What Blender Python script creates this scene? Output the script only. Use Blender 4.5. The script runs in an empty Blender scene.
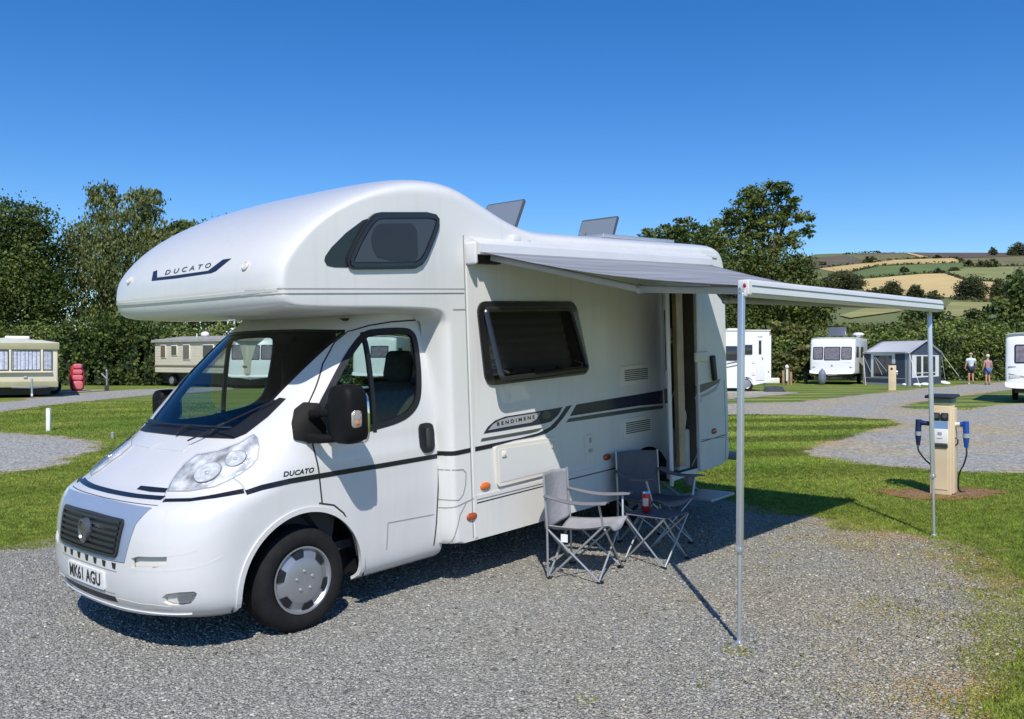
import bpy, bmesh, math, random
import numpy as np
from mathutils import Vector, Matrix
from mathutils.bvhtree import BVHTree
from mathutils.geometry import delaunay_2d_cdt
random.seed(7); RNG=np.random.default_rng(11)
R=math.radians
sc=bpy.context.scene; COL=sc.collection
# ------------------------------------------------------------------ camera
F=900.;CX=512.;HY=358.;CAMH=1.77
CAM=Vector((0,0,CAMH))
cd=bpy.data.cameras.new('camera'); cam=bpy.data.objects.new('camera',cd); COL.objects.link(cam)
cam.location=CAM; cam.rotation_euler=(R(90),0,0)
cd.sensor_width=36; cd.lens=36*F/1024; cd.clip_end=6000; cd.clip_start=.05; cd.shift_y=-(359.5-HY)/1024
sc.camera=cam
def ray(px,py): return Vector(((px-CX)/F,1,-(py-HY)/F))
# ------------------------------------------------------------------ world
SUN_EL,SUN_AZ=48.,-3.      # sun behind the camera, degrees to the right of straight behind (negative = left)
w=bpy.data.worlds.new('World'); sc.world=w; w.use_nodes=True
nt=w.node_tree; nt.nodes.clear()
sky=nt.nodes.new('ShaderNodeTexSky'); sky.sky_type='NISHITA'; sky.sun_disc=False
sd=Vector((0.05,-1,math.tan(R(SUN_EL)))).normalized()
sky.sun_elevation=R(SUN_EL); sky.sun_rotation=math.atan2(sd.x,sd.y)
sky.altitude=0; sky.air_density=1.0; sky.dust_density=0.; sky.ozone_density=6.
bg=nt.nodes.new('ShaderNodeBackground'); bg.inputs[1].default_value=.118
hs=nt.nodes.new('ShaderNodeHueSaturation'); hs.inputs['Saturation'].default_value=1.28; hs.inputs['Hue'].default_value=.508
wo=nt.nodes.new('ShaderNodeOutputWorld')
nt.links.new(sky.outputs[0],hs.inputs['Color']); nt.links.new(hs.outputs[0],bg.inputs[0]); nt.links.new(bg.outputs[0],wo.inputs[0])
sl=bpy.data.lights.new('sun','SUN'); sl.energy=4.1; sl.angle=R(.5); sl.color=(1,.95,.87)
so=bpy.data.objects.new('sun',sl); COL.objects.link(so); so.rotation_euler=sd.to_track_quat('Z','Y').to_euler(); so.location=sd*30
sc.view_settings.view_transform='Standard'; sc.view_settings.look='None'; sc.view_settings.exposure=.2; sc.view_settings.gamma=1
sc.render.engine='CYCLES'; sc.cycles.max_bounces=8; sc.cycles.transparent_max_bounces=12
try: sc.cycles.use_denoising=True
except: pass
# ------------------------------------------------------------------ materials
def mat(name,col,rough=.6,metal=0.,var=0.,vscale=3.,bump=0.,bscale=40.,coat=0.,spec=.5,alpha=1.,emis=0.,trans=0.,coord='Object'):
    m=bpy.data.materials.new(name); m.use_nodes=True; t=m.node_tree; b=t.nodes['Principled BSDF']
    c=(*col,1); b.inputs['Base Color'].default_value=c; b.inputs['Roughness'].default_value=rough
    b.inputs['Metallic'].default_value=metal; b.inputs['Coat Weight'].default_value=coat; b.inputs['Coat Roughness'].default_value=.05
    b.inputs['Specular IOR Level'].default_value=spec; b.inputs['Alpha'].default_value=alpha
    tc=t.nodes.new('ShaderNodeTexCoord')
    if var>0:
        n=t.nodes.new('ShaderNodeTexNoise'); n.inputs['Scale'].default_value=vscale; n.inputs['Detail'].default_value=5
        r=t.nodes.new('ShaderNodeMapRange'); r.inputs[1].default_value=.3; r.inputs[2].default_value=.7; r.inputs[3].default_value=1-var; r.inputs[4].default_value=1+var
        h=t.nodes.new('ShaderNodeMix'); h.data_type='RGBA'; h.blend_type='MULTIPLY'; h.inputs[0].default_value=1; h.inputs[6].default_value=c
        t.links.new(tc.outputs[coord],n.inputs['Vector']); t.links.new(n.outputs['Fac'],r.inputs[0]); t.links.new(r.outputs[0],h.inputs[7]); t.links.new(h.outputs[2],b.inputs['Base Color'])
    if bump>0:
        n2=t.nodes.new('ShaderNodeTexNoise'); n2.inputs['Scale'].default_value=bscale; n2.inputs['Detail'].default_value=6
        bp=t.nodes.new('ShaderNodeBump'); bp.inputs['Strength'].default_value=bump; bp.inputs['Distance'].default_value=.02
        t.links.new(tc.outputs[coord],n2.inputs['Vector']); t.links.new(n2.outputs['Fac'],bp.inputs['Height']); t.links.new(bp.outputs[0],b.inputs['Normal'])
    return m
def streaks(m,amt=.06):
    t=m.node_tree; b=t.nodes['Principled BSDF']; L=t.links.new
    src=b.inputs['Base Color'].links[0].from_socket
    tc=t.nodes.new('ShaderNodeTexCoord'); mp=t.nodes.new('ShaderNodeMapping'); mp.inputs['Scale'].default_value=(9,9,.55); n=t.nodes.new('ShaderNodeTexNoise'); n.inputs['Scale'].default_value=1.6; n.inputs['Detail'].default_value=6; n.inputs['Roughness'].default_value=.65
    r=t.nodes.new('ShaderNodeMapRange'); r.inputs[1].default_value=.52; r.inputs[2].default_value=.75; r.inputs[3].default_value=0; r.inputs[4].default_value=1
    x=t.nodes.new('ShaderNodeMix'); x.data_type='RGBA'; x.blend_type='MULTIPLY'; x.inputs[7].default_value=(1-amt,1-amt*1.1,1-amt*1.5,1)
    L(tc.outputs['Object'],mp.inputs[0]); L(mp.outputs[0],n.inputs['Vector']); L(n.outputs['Fac'],r.inputs[0]); L(r.outputs[0],x.inputs[0]); L(src,x.inputs[6]); L(x.outputs[2],b.inputs['Base Color'])
    rr=t.nodes.new('ShaderNodeMapRange'); base=b.inputs['Roughness'].default_value; rr.inputs[3].default_value=base-.05; rr.inputs[4].default_value=base+.12; L(n.outputs['Fac'],rr.inputs[0]); L(rr.outputs[0],b.inputs['Roughness'])
def glass(name,tint,refl=1.,rough=.02,op=.0,opcol=(.01,.012,.015)):
    m=bpy.data.materials.new(name); m.use_nodes=True; t=m.node_tree; t.nodes.clear()
    o=t.nodes.new('ShaderNodeOutputMaterial'); tr=t.nodes.new('ShaderNodeBsdfTransparent'); tr.inputs[0].default_value=(*tint,1)
    gl=t.nodes.new('ShaderNodeBsdfGlossy'); gl.inputs['Roughness'].default_value=rough
    df=t.nodes.new('ShaderNodeBsdfDiffuse'); df.inputs[0].default_value=(*opcol,1)
    fr=t.nodes.new('ShaderNodeFresnel'); fr.inputs[0].default_value=1.5
    mu=t.nodes.new('ShaderNodeMath'); mu.operation='MULTIPLY'; mu.inputs[1].default_value=refl; mu.use_clamp=True
    m1=t.nodes.new('ShaderNodeMixShader'); m1.inputs[0].default_value=op; m2=t.nodes.new('ShaderNodeMixShader')
    L=t.links.new
    L(tr.outputs[0],m1.inputs[1]); L(df.outputs[0],m1.inputs[2]); L(fr.outputs[0],mu.inputs[0]); L(mu.outputs[0],m2.inputs[0]); L(m1.outputs[0],m2.inputs[1]); L(gl.outputs[0],m2.inputs[2]); L(m2.outputs[0],o.inputs[0])
    return m
M={}
M['cab']=mat('cab_white_paint',(.655,.65,.645),.28,var=.035,vscale=1.5,coat=.7)
M['grp']=mat('coach_white_gelcoat',(.69,.685,.665),.3,var=.03,vscale=1.2,coat=.5)
M['grpside']=mat('coach_side_panel',(.69,.685,.66),.38,var=.035,vscale=1.1,coat=.2)
for k_,a_ in(('grp',.05),('grpside',.07),('cab',.04)): streaks(M[k_],a_)
M['cream']=mat('cream_trim',(.74,.70,.62),.45,var=.03)
M['black']=mat('black_plastic',(.012,.012,.014),.42,bump=.08,bscale=200)
M['blackr']=mat('textured_black_plastic',(.009,.009,.0095),.55,bump=.1,bscale=300,spec=.12)
M['satin']=mat('black_vinyl',(.012,.013,.018),.25)
M['navy']=mat('navy_vinyl',(.02,.022,.05),.25)
M['greyvinyl']=mat('grey_vinyl',(.34,.35,.36),.3)
M['darkgrey']=mat('dark_grey_vinyl',(.07,.085,.085),.3)
M['seam']=mat('panel_seam',(.30,.30,.29),.7)
M['darkseam']=mat('dark_panel_gap',(.03,.03,.03),.8)
M['bluegrey']=mat('blue_grey_satin_metal',(.33,.40,.53),.38,metal=.35,var=.03)
M['rubber']=mat('tyre_rubber',(.013,.013,.014),.85,spec=.25,var=.25,vscale=12,bump=.3,bscale=90)
M['silver']=mat('silver_wheel_trim',(.36,.37,.39),.36,metal=.6,var=.05)
M['alu']=mat('aluminium',(.60,.62,.65),.35,metal=.7,var=.05,vscale=6)
M['alud']=mat('dull_aluminium',(.42,.44,.46),.45,metal=.5,var=.06)
M['whitealu']=mat('white_aluminium',(.66,.66,.66),.35,var=.03,coat=.2)
M['lens']=mat('headlamp_reflector',(.72,.73,.75),.3,metal=.35,bump=1.,bscale=16,var=.6,vscale=10)  # strong colour noise stands in for shadow patterns inside the lamp
M['lensc']=glass('headlamp_lens',(.93,.95,.97),.9,.03)
M['bulb']=mat('bulb_glass',(.75,.77,.8),.1,metal=.6,coat=1)
M['ringd']=mat('lamp_ring_dark',(.30,.31,.33),.3,metal=.5)
M['lens2']=mat('lamp_bowl_silver',(.66,.68,.70),.3,metal=.25,var=.25,vscale=30)
M['chrome']=mat('chrome',(.85,.86,.88),.08,metal=1.)
M['amber']=mat('amber_lens',(.65,.15,.02),.2,coat=.8,var=.15,vscale=60)
M['reda']=mat('red_marker',(.36,.07,.02),.2,coat=.8)
M['redcan']=mat('red_can',(.45,.02,.02),.25,metal=.3)
M['white']=mat('plain_white',(.8,.8,.8),.4)
M['plate']=mat('plate_white',(.78,.78,.76),.35)
M['beige']=mat('recess_beige',(.62,.605,.55),.5,var=.06)
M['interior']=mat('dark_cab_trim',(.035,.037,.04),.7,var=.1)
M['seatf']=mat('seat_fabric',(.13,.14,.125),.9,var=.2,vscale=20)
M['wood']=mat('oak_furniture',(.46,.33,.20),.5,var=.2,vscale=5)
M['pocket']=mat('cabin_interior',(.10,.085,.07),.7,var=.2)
M['black2']=mat('acrylic_frame',(.018,.018,.02),.25,coat=.4)
M['ws']=glass('windscreen_glass',(.66,.75,.73),1.1)
M['wsf']=mat('windscreen_edge_print',(.006,.006,.008),.15)
M['dglass']=glass('door_glass',(.74,.82,.80),.65)
M['acry']=glass('tinted_acrylic',(.36,.36,.35),.8,.04,.0)
M['lutonglass']=mat('tinted_luton_acrylic',(.05,.05,.055),.12,coat=.4,var=.1)
M['hatchlid']=glass('roof_hatch_acrylic',(.70,.75,.80),1.8,.12,.40,(.46,.53,.62))
M['solar']=mat('solar_cells',(.02,.025,.04),.15,coat=1.)
M['fabric']=None
M['chairA']=mat('sunlit_grey_polyester',(.31,.31,.335),.9,var=.10,vscale=9,bump=.25,bscale=30)  # same cloth as the other chair, lightened for the sun on it
M['chairB']=mat('shaded_grey_polyester',(.13,.13,.155),.9,var=.10,vscale=9,bump=.25,bscale=30)  # same grey chair cloth darkened for the awning shade; also on the table top
M['chairC']=mat('arm_webbing',(.17,.17,.19),.9,var=.1,vscale=9)
M['steel']=mat('grey_tube',(.42,.43,.45),.35,metal=.6)
M['orange']=mat('gen',(.5,.2,.02),.5)
# awning fabric with sag shading painted in as light and dark bands (object x)
def fabric_mat():
    m=bpy.data.materials.new('awning_fabric'); m.use_nodes=True; t=m.node_tree; b=t.nodes['Principled BSDF']; b.inputs['Roughness'].default_value=.8
    tc=t.nodes.new('ShaderNodeTexCoord'); mp=t.nodes.new('ShaderNodeMapping'); mp.inputs['Scale'].default_value=(.16,3.2,0)
    n=t.nodes.new('ShaderNodeTexNoise'); n.inputs['Scale'].default_value=3.; n.inputs['Detail'].default_value=3
    r=t.nodes.new('ShaderNodeValToRGB'); r.color_ramp.elements[0].position=.38; r.color_ramp.elements[0].color=(.20,.21,.235,1); r.color_ramp.elements[1].position=.62; r.color_ramp.elements[1].color=(.285,.30,.325,1)
    L=t.links.new; L(tc.outputs['Object'],mp.inputs[0]); L(mp.outputs[0],n.inputs['Vector']); L(n.outputs['Fac'],r.inputs[0]); L(r.outputs[0],b.inputs['Base Color'])
    return m
M['fabric']=fabric_mat()
def leafmat(name,a,b,sc_=.35,trans=.25):
    m=bpy.data.materials.new(name); m.use_nodes=True; t=m.node_tree; t.nodes.clear(); L=t.links.new
    o=t.nodes.new('ShaderNodeOutputMaterial'); g=t.nodes.new('ShaderNodeNewGeometry')
    n=t.nodes.new('ShaderNodeTexNoise'); n.inputs['Scale'].default_value=sc_; n.inputs['Detail'].default_value=4
    r=t.nodes.new('ShaderNodeValToRGB'); r.color_ramp.elements[0].position=.35; r.color_ramp.elements[0].color=(*a,1); r.color_ramp.elements[1].position=.68; r.color_ramp.elements[1].color=(*b,1)
    at=t.nodes.new('ShaderNodeAttribute'); at.attribute_name='tone'
    mx=t.nodes.new('ShaderNodeMix'); mx.data_type='RGBA'; mx.blend_type='MULTIPLY'; mx.inputs[0].default_value=1
    d=t.nodes.new('ShaderNodeBsdfPrincipled'); d.inputs['Roughness'].default_value=.55; d.inputs['Specular IOR Level'].default_value=.25
    tr=t.nodes.new('ShaderNodeBsdfTranslucent'); ms=t.nodes.new('ShaderNodeMixShader'); ms.inputs[0].default_value=trans
    L(g.outputs['Position'],n.inputs['Vector']); L(n.outputs['Fac'],r.inputs[0]); L(r.outputs[0],mx.inputs[6]); L(at.outputs['Color'],mx.inputs[7])
    L(mx.outputs[2],d.inputs['Base Color']); L(mx.outputs[2],tr.inputs[0]); L(d.outputs[0],ms.inputs[1]); L(tr.outputs[0],ms.inputs[2]); L(ms.outputs[0],o.inputs[0])
    return m
# ------------------------------------------------------------------ object helpers
def tag(o,label=None,cat=None,group=None,kind=None):
    if label: o['label']=label
    if cat: o['category']=cat
    if group: o['group']=group
    if kind: o['kind']=kind
    return o
def thing(name,loc,label,cat,group=None,rz=0.):
    o=bpy.data.objects.new(name,None); COL.objects.link(o); o.location=loc; o.rotation_euler=(0,0,rz); o.empty_display_size=.2
    return tag(o,label,cat,group)
def link(name,me,m=None,parent=None,smooth=None):
    if m is not None:
        for mm in (m if isinstance(m,(list,tuple)) else [m]): me.materials.append(mm)
    o=bpy.data.objects.new(name,me); COL.objects.link(o)
    if parent is not None: o.parent=parent
    if smooth is not None:
        me.polygons.foreach_set('use_smooth',[True]*len(me.polygons))
        if smooth>0: me.set_sharp_from_angle(angle=R(smooth))
    return o
class MB:
    def __init__(s): s.v=[]; s.f=[]; s.mi=[]
    def add(s,vs,fs,mi=0):
        o=len(s.v); s.v+= [tuple(p) for p in vs]; s.f+= [tuple(i+o for i in f) for f in fs]; s.mi+=[mi]*len(fs); return s
    def box(s,c,size,rot=None,mi=0,bev=0.):
        hx,hy,hz=[a/2 for a in size]; m=rot if rot is not None else Matrix.Identity(3); c=Vector(c)
        if bev<=0:
            P=[Vector((sx*hx,sy*hy,sz*hz)) for sx in(-1,1) for sy in(-1,1) for sz in(-1,1)]
            return s.add([c+m@p for p in P],[(0,1,3,2),(4,6,7,5),(0,4,5,1),(2,3,7,6),(0,2,6,4),(1,5,7,3)],mi)
        bm=bmesh.new(); bmesh.ops.create_cube(bm,size=1.); bmesh.ops.scale(bm,vec=size,verts=bm.verts)
        bmesh.ops.bevel(bm,geom=bm.edges[:],offset=min(bev,min(size)*.49),segments=3,affect='EDGES',profile=.5)
        bm.verts.ensure_lookup_table(); bm.verts.index_update()
        s.add([c+m@v.co for v in bm.verts],[[v.index for v in f.verts] for f in bm.faces],mi); bm.free(); return s
    def tube(s,pts,r,n=8,mi=0,cap=True):
        pts=[Vector(p) for p in pts]; rr=r if isinstance(r,(list,tuple)) else [r]*len(pts)
        rings=[]; prev=None
        for i,p in enumerate(pts):
            t=(pts[min(i+1,len(pts)-1)]-pts[max(i-1,0)]).normalized()
            a=Vector((0,0,1)) if abs(t.z)<.9 else Vector((1,0,0))
            x=prev if prev is not None else t.cross(a).normalized()
            x=(x-t*x.dot(t)).normalized(); prev=x; y=t.cross(x)
            rings.append([p+(x*math.cos(k*2*math.pi/n)+y*math.sin(k*2*math.pi/n))*rr[i] for k in range(n)])
        vs=[q for g in rings for q in g]; fs=[]
        for i in range(len(pts)-1):
            for k in range(n): fs.append((i*n+k,i*n+(k+1)%n,(i+1)*n+(k+1)%n,(i+1)*n+k))
        if cap: fs+= [tuple(range(n))[::-1],tuple((len(pts)-1)*n+k for k in range(n))]
        return s.add(vs,fs,mi)
    def lathe(s,prof,c,axis='y',n=40,mi=0,close=False):
        vs=[];fs=[]
        for k in range(n):
            a=2*math.pi*k/n
            for r,h in prof:
                if axis=='y': p=(r*math.cos(a),h,r*math.sin(a))
                elif axis=='z': p=(r*math.cos(a),r*math.sin(a),h)
                else: p=(h,r*math.cos(a),r*math.sin(a))
                vs.append(Vector(c)+Vector(p))
        m=len(prof)
        for k in range(n):
            for j in range(m-1 if not close else m):
                j2=(j+1)%m; fs.append((k*m+j,k*m+j2,((k+1)%n)*m+j2,((k+1)%n)*m+j))
        return s.add(vs,fs,mi)
    def prism(s,poly,axis,a,b,mi=0):
        """poly = 2D points; axis 'y': (x,z) extruded y a->b ; 'x': (y,z) ; 'z': (x,y)"""
        def P(p,h): return {'y':(p[0],h,p[1]),'x':(h,p[0],p[1]),'z':(p[0],p[1],h)}[axis]
        n=len(poly); vs=[P(p,a) for p in poly]+[P(p,b) for p in poly]
        fs=[tuple(range(n)),tuple(range(n,2*n))[::-1]]+[(i,i+n,(i+1)%n+n,(i+1)%n) for i in range(n)]
        return s.add(vs,fs,mi)
    def ell(s,c,r,e=1.,n=16,mi=0):
        """superellipsoid, e<1 boxier"""
        vs=[];fs=[]; sg=lambda v,p: math.copysign(abs(v)**p,v)
        m=n//2
        for i in range(m+1):
            a=-math.pi/2+math.pi*i/m
            for k in range(n):
                b=2*math.pi*k/n
                vs.append((c[0]+r[0]*sg(math.cos(a),e)*sg(math.cos(b),e),c[1]+r[1]*sg(math.cos(a),e)*sg(math.sin(b),e),c[2]+r[2]*sg(math.sin(a),e)))
        for i in range(m):
            for k in range(n): fs.append((i*n+k,i*n+(k+1)%n,(i+1)*n+(k+1)%n,(i+1)*n+k))
        return s.add(vs,fs,mi)
    def mesh(s,name,clean=True):
        me=bpy.data.meshes.new(name); me.from_pydata(s.v,[],s.f); 
        if any(s.mi): me.polygons.foreach_set('material_index',s.mi)
        if clean:
            bm=bmesh.new(); bm.from_mesh(me); bmesh.ops.remove_doubles(bm,verts=bm.verts,dist=1e-5); bmesh.ops.recalc_face_normals(bm,faces=bm.faces); bm.to_mesh(me); bm.free()
        me.update(); return me
    def build(s,name,m,parent=None,smooth=None): return link(name,s.mesh(name),m,parent,smooth)
def npmesh(name,V,Fq,m,tone=None,parent=None,smooth=False):
    V=np.asarray(V,np.float32); Fq=np.asarray(Fq,np.int32); k=Fq.shape[1]
    me=bpy.data.meshes.new(name); me.vertices.add(len(V)); me.vertices.foreach_set('co',V.ravel())
    me.loops.add(Fq.size); me.loops.foreach_set('vertex_index',Fq.ravel()); me.polygons.add(len(Fq))
    me.polygons.foreach_set('loop_start',np.arange(0,Fq.size,k,dtype=np.int32)); me.polygons.foreach_set('loop_total',np.full(len(Fq),k,np.int32))
    if smooth: me.polygons.foreach_set('use_smooth',np.ones(len(Fq),bool))
    me.update(calc_edges=True)
    if tone is not None:
        a=me.attributes.new('tone','FLOAT_COLOR','FACE'); c=np.ones((len(Fq),4),np.float32); c[:,:3]=tone if tone.ndim==2 else tone[:,None]; a.data.foreach_set('color',c.ravel())
    return link(name,me,m,parent)
def catmull(P,n=8,closed=False):
    P=[Vector(p) for p in P]; out=[]; N=len(P)
    rng=range(N) if closed else range(N-1)
    for i in rng:
        g=(lambda k:P[k%N]) if closed else (lambda k:P[min(max(k,0),N-1)])
        a,b,c,d=g(i-1),g(i),g(i+1),g(i+2)
        for k in range(n):
            t=k/n; out.append(.5*((2*b)+(c-a)*t+(2*a-5*b+4*c-d)*t*t+(3*b-a-3*c+d)*t**3))
    if not closed: out.append(P[-1])
    return out
def rnd(poly,r,k=5):
    """round the corners of a 2D polygon"""
    P=[Vector(p) for p in poly]; out=[]; n=len(P)
    for i in range(n):
        a,b,c=P[i-1],P[i],P[(i+1)%n]
        rr=min(r,(a-b).length*.45,(c-b).length*.45)
        p=b+(a-b).normalized()*rr; q=b+(c-b).normalized()*rr
        for j in range(k+1):
            t=j/k; out.append((1-t)**2*p+2*t*(1-t)*b+t*t*q)
    return out
def inset(poly,dlt):
    P=[Vector(p) for p in poly]; n=len(P); A=sum(P[i].x*P[(i+1)%n].y-P[(i+1)%n].x*P[i].y for i in range(n)); s=1 if A>0 else -1
    out=[]
    for i in range(n):
        a,b,c=P[i-1],P[i],P[(i+1)%n]
        e=(b-a); f=(c-b)
        e=e.normalized() if e.length>1e-9 else f.normalized(); f=f.normalized() if f.length>1e-9 else e
        nn=Vector((-e.y-f.y,e.x+f.x)); 
        if nn.length<1e-6: nn=Vector((-e.y,e.x))
        out.append(b+s*nn.normalized()*dlt)
    return out
# ------------------------------------------------------------------ terrain
yaw=math.atan2(1330-512,F); pit=math.atan(58/math.hypot(818,F))
D=Vector((math.sin(yaw)*math.cos(pit),math.cos(yaw)*math.cos(pit),math.sin(pit)))
N=Vector((math.cos(yaw),-math.sin(yaw),0)); U=(-D).cross(N)
W0=CAM+5.77*ray(300,633); O=W0-.95*N
dhx,dhy=math.sin(yaw),math.cos(yaw); SL=math.tan(pit)
HYs=np.array([80,120,180,300,450,650,850,1000,1060,1200,1600,6000.])
HZs=np.array([.31,2.4,5.4,13.4,29.3,55.9,88.7,116,127.8,122,40,0.])
def terr(x,y):
    x=np.asarray(x,float); y=np.asarray(y,float)
    s=(x-W0.x)*dhx+(y-W0.y)*dhy; s=np.maximum(s,-12)
    e=(s-6.3)/.8; sp=np.where(e>30,e,np.log1p(np.exp(np.minimum(e,30))))*.8
    z=SL*(s-sp)+O.z
    far=np.interp(y,HYs,HZs); yy=np.maximum(y,1.)
    f=np.interp(x/yy,[-1.2,-.3,.05,.2,.337,.45,1.2],[.25,.2,.3,.6,.95,1.,1.])
    h=.31+(far-.31)*f
    h=h+np.where(y>150,(np.sin(x*.011+y*.004)*2.2+np.sin(x*.023-y*.013+1)*1.0)*np.clip((y-150)/500,0,1),0)
    return np.where(y>80,h,z)
def tz(x,y): return float(terr(x,y))
def gp(px,py,tmax=1500):
    r=ray(px,py); t=1.
    last=t
    while t<tmax:
        P=CAM+r*t
        if P.z<tz(P.x,P.y): break
        last=t; t*=1.03
    a,b=last,t
    for _ in range(40):
        m=(a+b)/2; P=CAM+r*m
        if P.z>tz(P.x,P.y): a=m
        else: b=m
    return CAM+r*a
def at(px,py,Y): return CAM+ray(px,py)*Y
def foot(px,Y):
    x=(px-CX)/F*Y; return Vector((x,Y,tz(x,Y)))
# ---- grass / gravel materials
def grass_nodes(t,blade=False):
    L=t.links.new; g=t.nodes.new('ShaderNodeNewGeometry')
    n1=t.nodes.new('ShaderNodeTexNoise'); n1.inputs['Scale'].default_value=.5; n1.inputs['Detail'].default_value=6
    n2=t.nodes.new('ShaderNodeTexNoise'); n2.inputs['Scale'].default_value=9.; n2.inputs['Detail'].default_value=5
    L(g.outputs['Position'],n1.inputs['Vector']); L(g.outputs['Position'],n2.inputs['Vector'])
    r1=t.nodes.new('ShaderNodeValToRGB'); e=r1.color_ramp.elements
    e[0].position=.30; e[0].color=(.155,.235,.034,1); e[1].position=.72; e[1].color=(.30,.335,.072,1)
    L(n1.outputs['Fac'],r1.inputs[0])
    r2=t.nodes.new('ShaderNodeMapRange'); r2.inputs[1].default_value=.25; r2.inputs[2].default_value=.75; r2.inputs[3].default_value=.62; r2.inputs[4].default_value=1.38
    L(n2.outputs['Fac'],r2.inputs[0])
    m=t.nodes.new('ShaderNodeMix'); m.data_type='RGBA'; m.blend_type='MULTIPLY'; m.inputs[0].default_value=1; L(r1.outputs[0],m.inputs[6]); L(r2.outputs[0],m.inputs[7])
    # mowing stripes
    mp=t.nodes.new('ShaderNodeMapping'); mp.inputs['Rotation'].default_value=(0,0,R(-12)); L(g.outputs['Position'],mp.inputs[0])
    sx=t.nodes.new('ShaderNodeSeparateXYZ'); L(mp.outputs[0],sx.inputs[0])
    ms=t.nodes.new('ShaderNodeMath'); ms.operation='MULTIPLY'; ms.inputs[1].default_value=2*math.pi/2.2; L(sx.outputs[1],ms.inputs[0])
    si=t.nodes.new('ShaderNodeMath'); si.operation='SINE'; L(ms.outputs[0],si.inputs[0])
    mr=t.nodes.new('ShaderNodeMapRange'); mr.inputs[1].default_value=-.5; mr.inputs[2].default_value=.5; mr.inputs[3].default_value=.68; mr.inputs[4].default_value=1.26; L(si.outputs[0],mr.inputs[0])
    m2=t.nodes.new('ShaderNodeMix'); m2.data_type='RGBA'; m2.blend_type='MULTIPLY'
    s2=t.nodes.new('ShaderNodeSeparateXYZ'); L(g.outputs['Position'],s2.inputs[0]); f2=t.nodes.new('ShaderNodeMapRange'); f2.inputs[1].default_value=10.5; f2.inputs[2].default_value=14; f2.inputs[3].default_value=.12; f2.inputs[4].default_value=1; L(s2.outputs[1],f2.inputs[0])
    f3=t.nodes.new('ShaderNodeMapRange'); f3.inputs[1].default_value=-4; f3.inputs[2].default_value=2; f3.inputs[3].default_value=.3; f3.inputs[4].default_value=1; L(s2.outputs[0],f3.inputs[0]); f4=t.nodes.new('ShaderNodeMath'); f4.operation='MULTIPLY'; L(f2.outputs[0],f4.inputs[0]); L(f3.outputs[0],f4.inputs[1]); L(f4.outputs[0],m2.inputs[0]); L(m.outputs[2],m2.inputs[6]); L(mr.outputs[0],m2.inputs[7])
    return m2.outputs[2],n2.outputs['Fac']
def make_grass(name,blade):
    m=bpy.data.materials.new(name); m.use_nodes=True; t=m.node_tree; b=t.nodes['Principled BSDF']; b.inputs['Roughness'].default_value=.75; b.inputs['Specular IOR Level'].default_value=.2
    c,f=grass_nodes(t)
    if blade:
        a=t.nodes.new('ShaderNodeAttribute'); a.attribute_name='tone'
        mx=t.nodes.new('ShaderNodeMix'); mx.data_type='RGBA'; mx.blend_type='MULTIPLY'; mx.inputs[0].default_value=1; t.links.new(c,mx.inputs[6]); t.links.new(a.outputs['Color'],mx.inputs[7]); c=mx.outputs[2]
        tr=t.nodes.new('ShaderNodeBsdfTranslucent'); ms=t.nodes.new('ShaderNodeMixShader'); ms.inputs[0].default_value=.5
        t.links.new(c,tr.inputs[0]); t.links.new(b.outputs[0],ms.inputs[1]); t.links.new(tr.outputs[0],ms.inputs[2]); t.links.new(ms.outputs[0],t.nodes['Material Output'].inputs[0])
    else:
        dk=t.nodes.new('ShaderNodeMix'); dk.data_type='RGBA'; dk.blend_type='MULTIPLY'; dk.inputs[0].default_value=1; dk.inputs[7].default_value=(.76,.76,.76,1); t.links.new(c,dk.inputs[6]); c=dk.outputs[2]
        bp=t.nodes.new('ShaderNodeBump'); bp.inputs['Strength'].default_value=.6; bp.inputs['Distance'].default_value=.04; t.links.new(f,bp.inputs['Height']); t.links.new(bp.outputs[0],b.inputs['Normal'])
    t.links.new(c,b.inputs['Base Color']); return m
M['grass']=make_grass('mown_lawn',False); M['blade']=make_grass('grass_blades',True)
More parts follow.
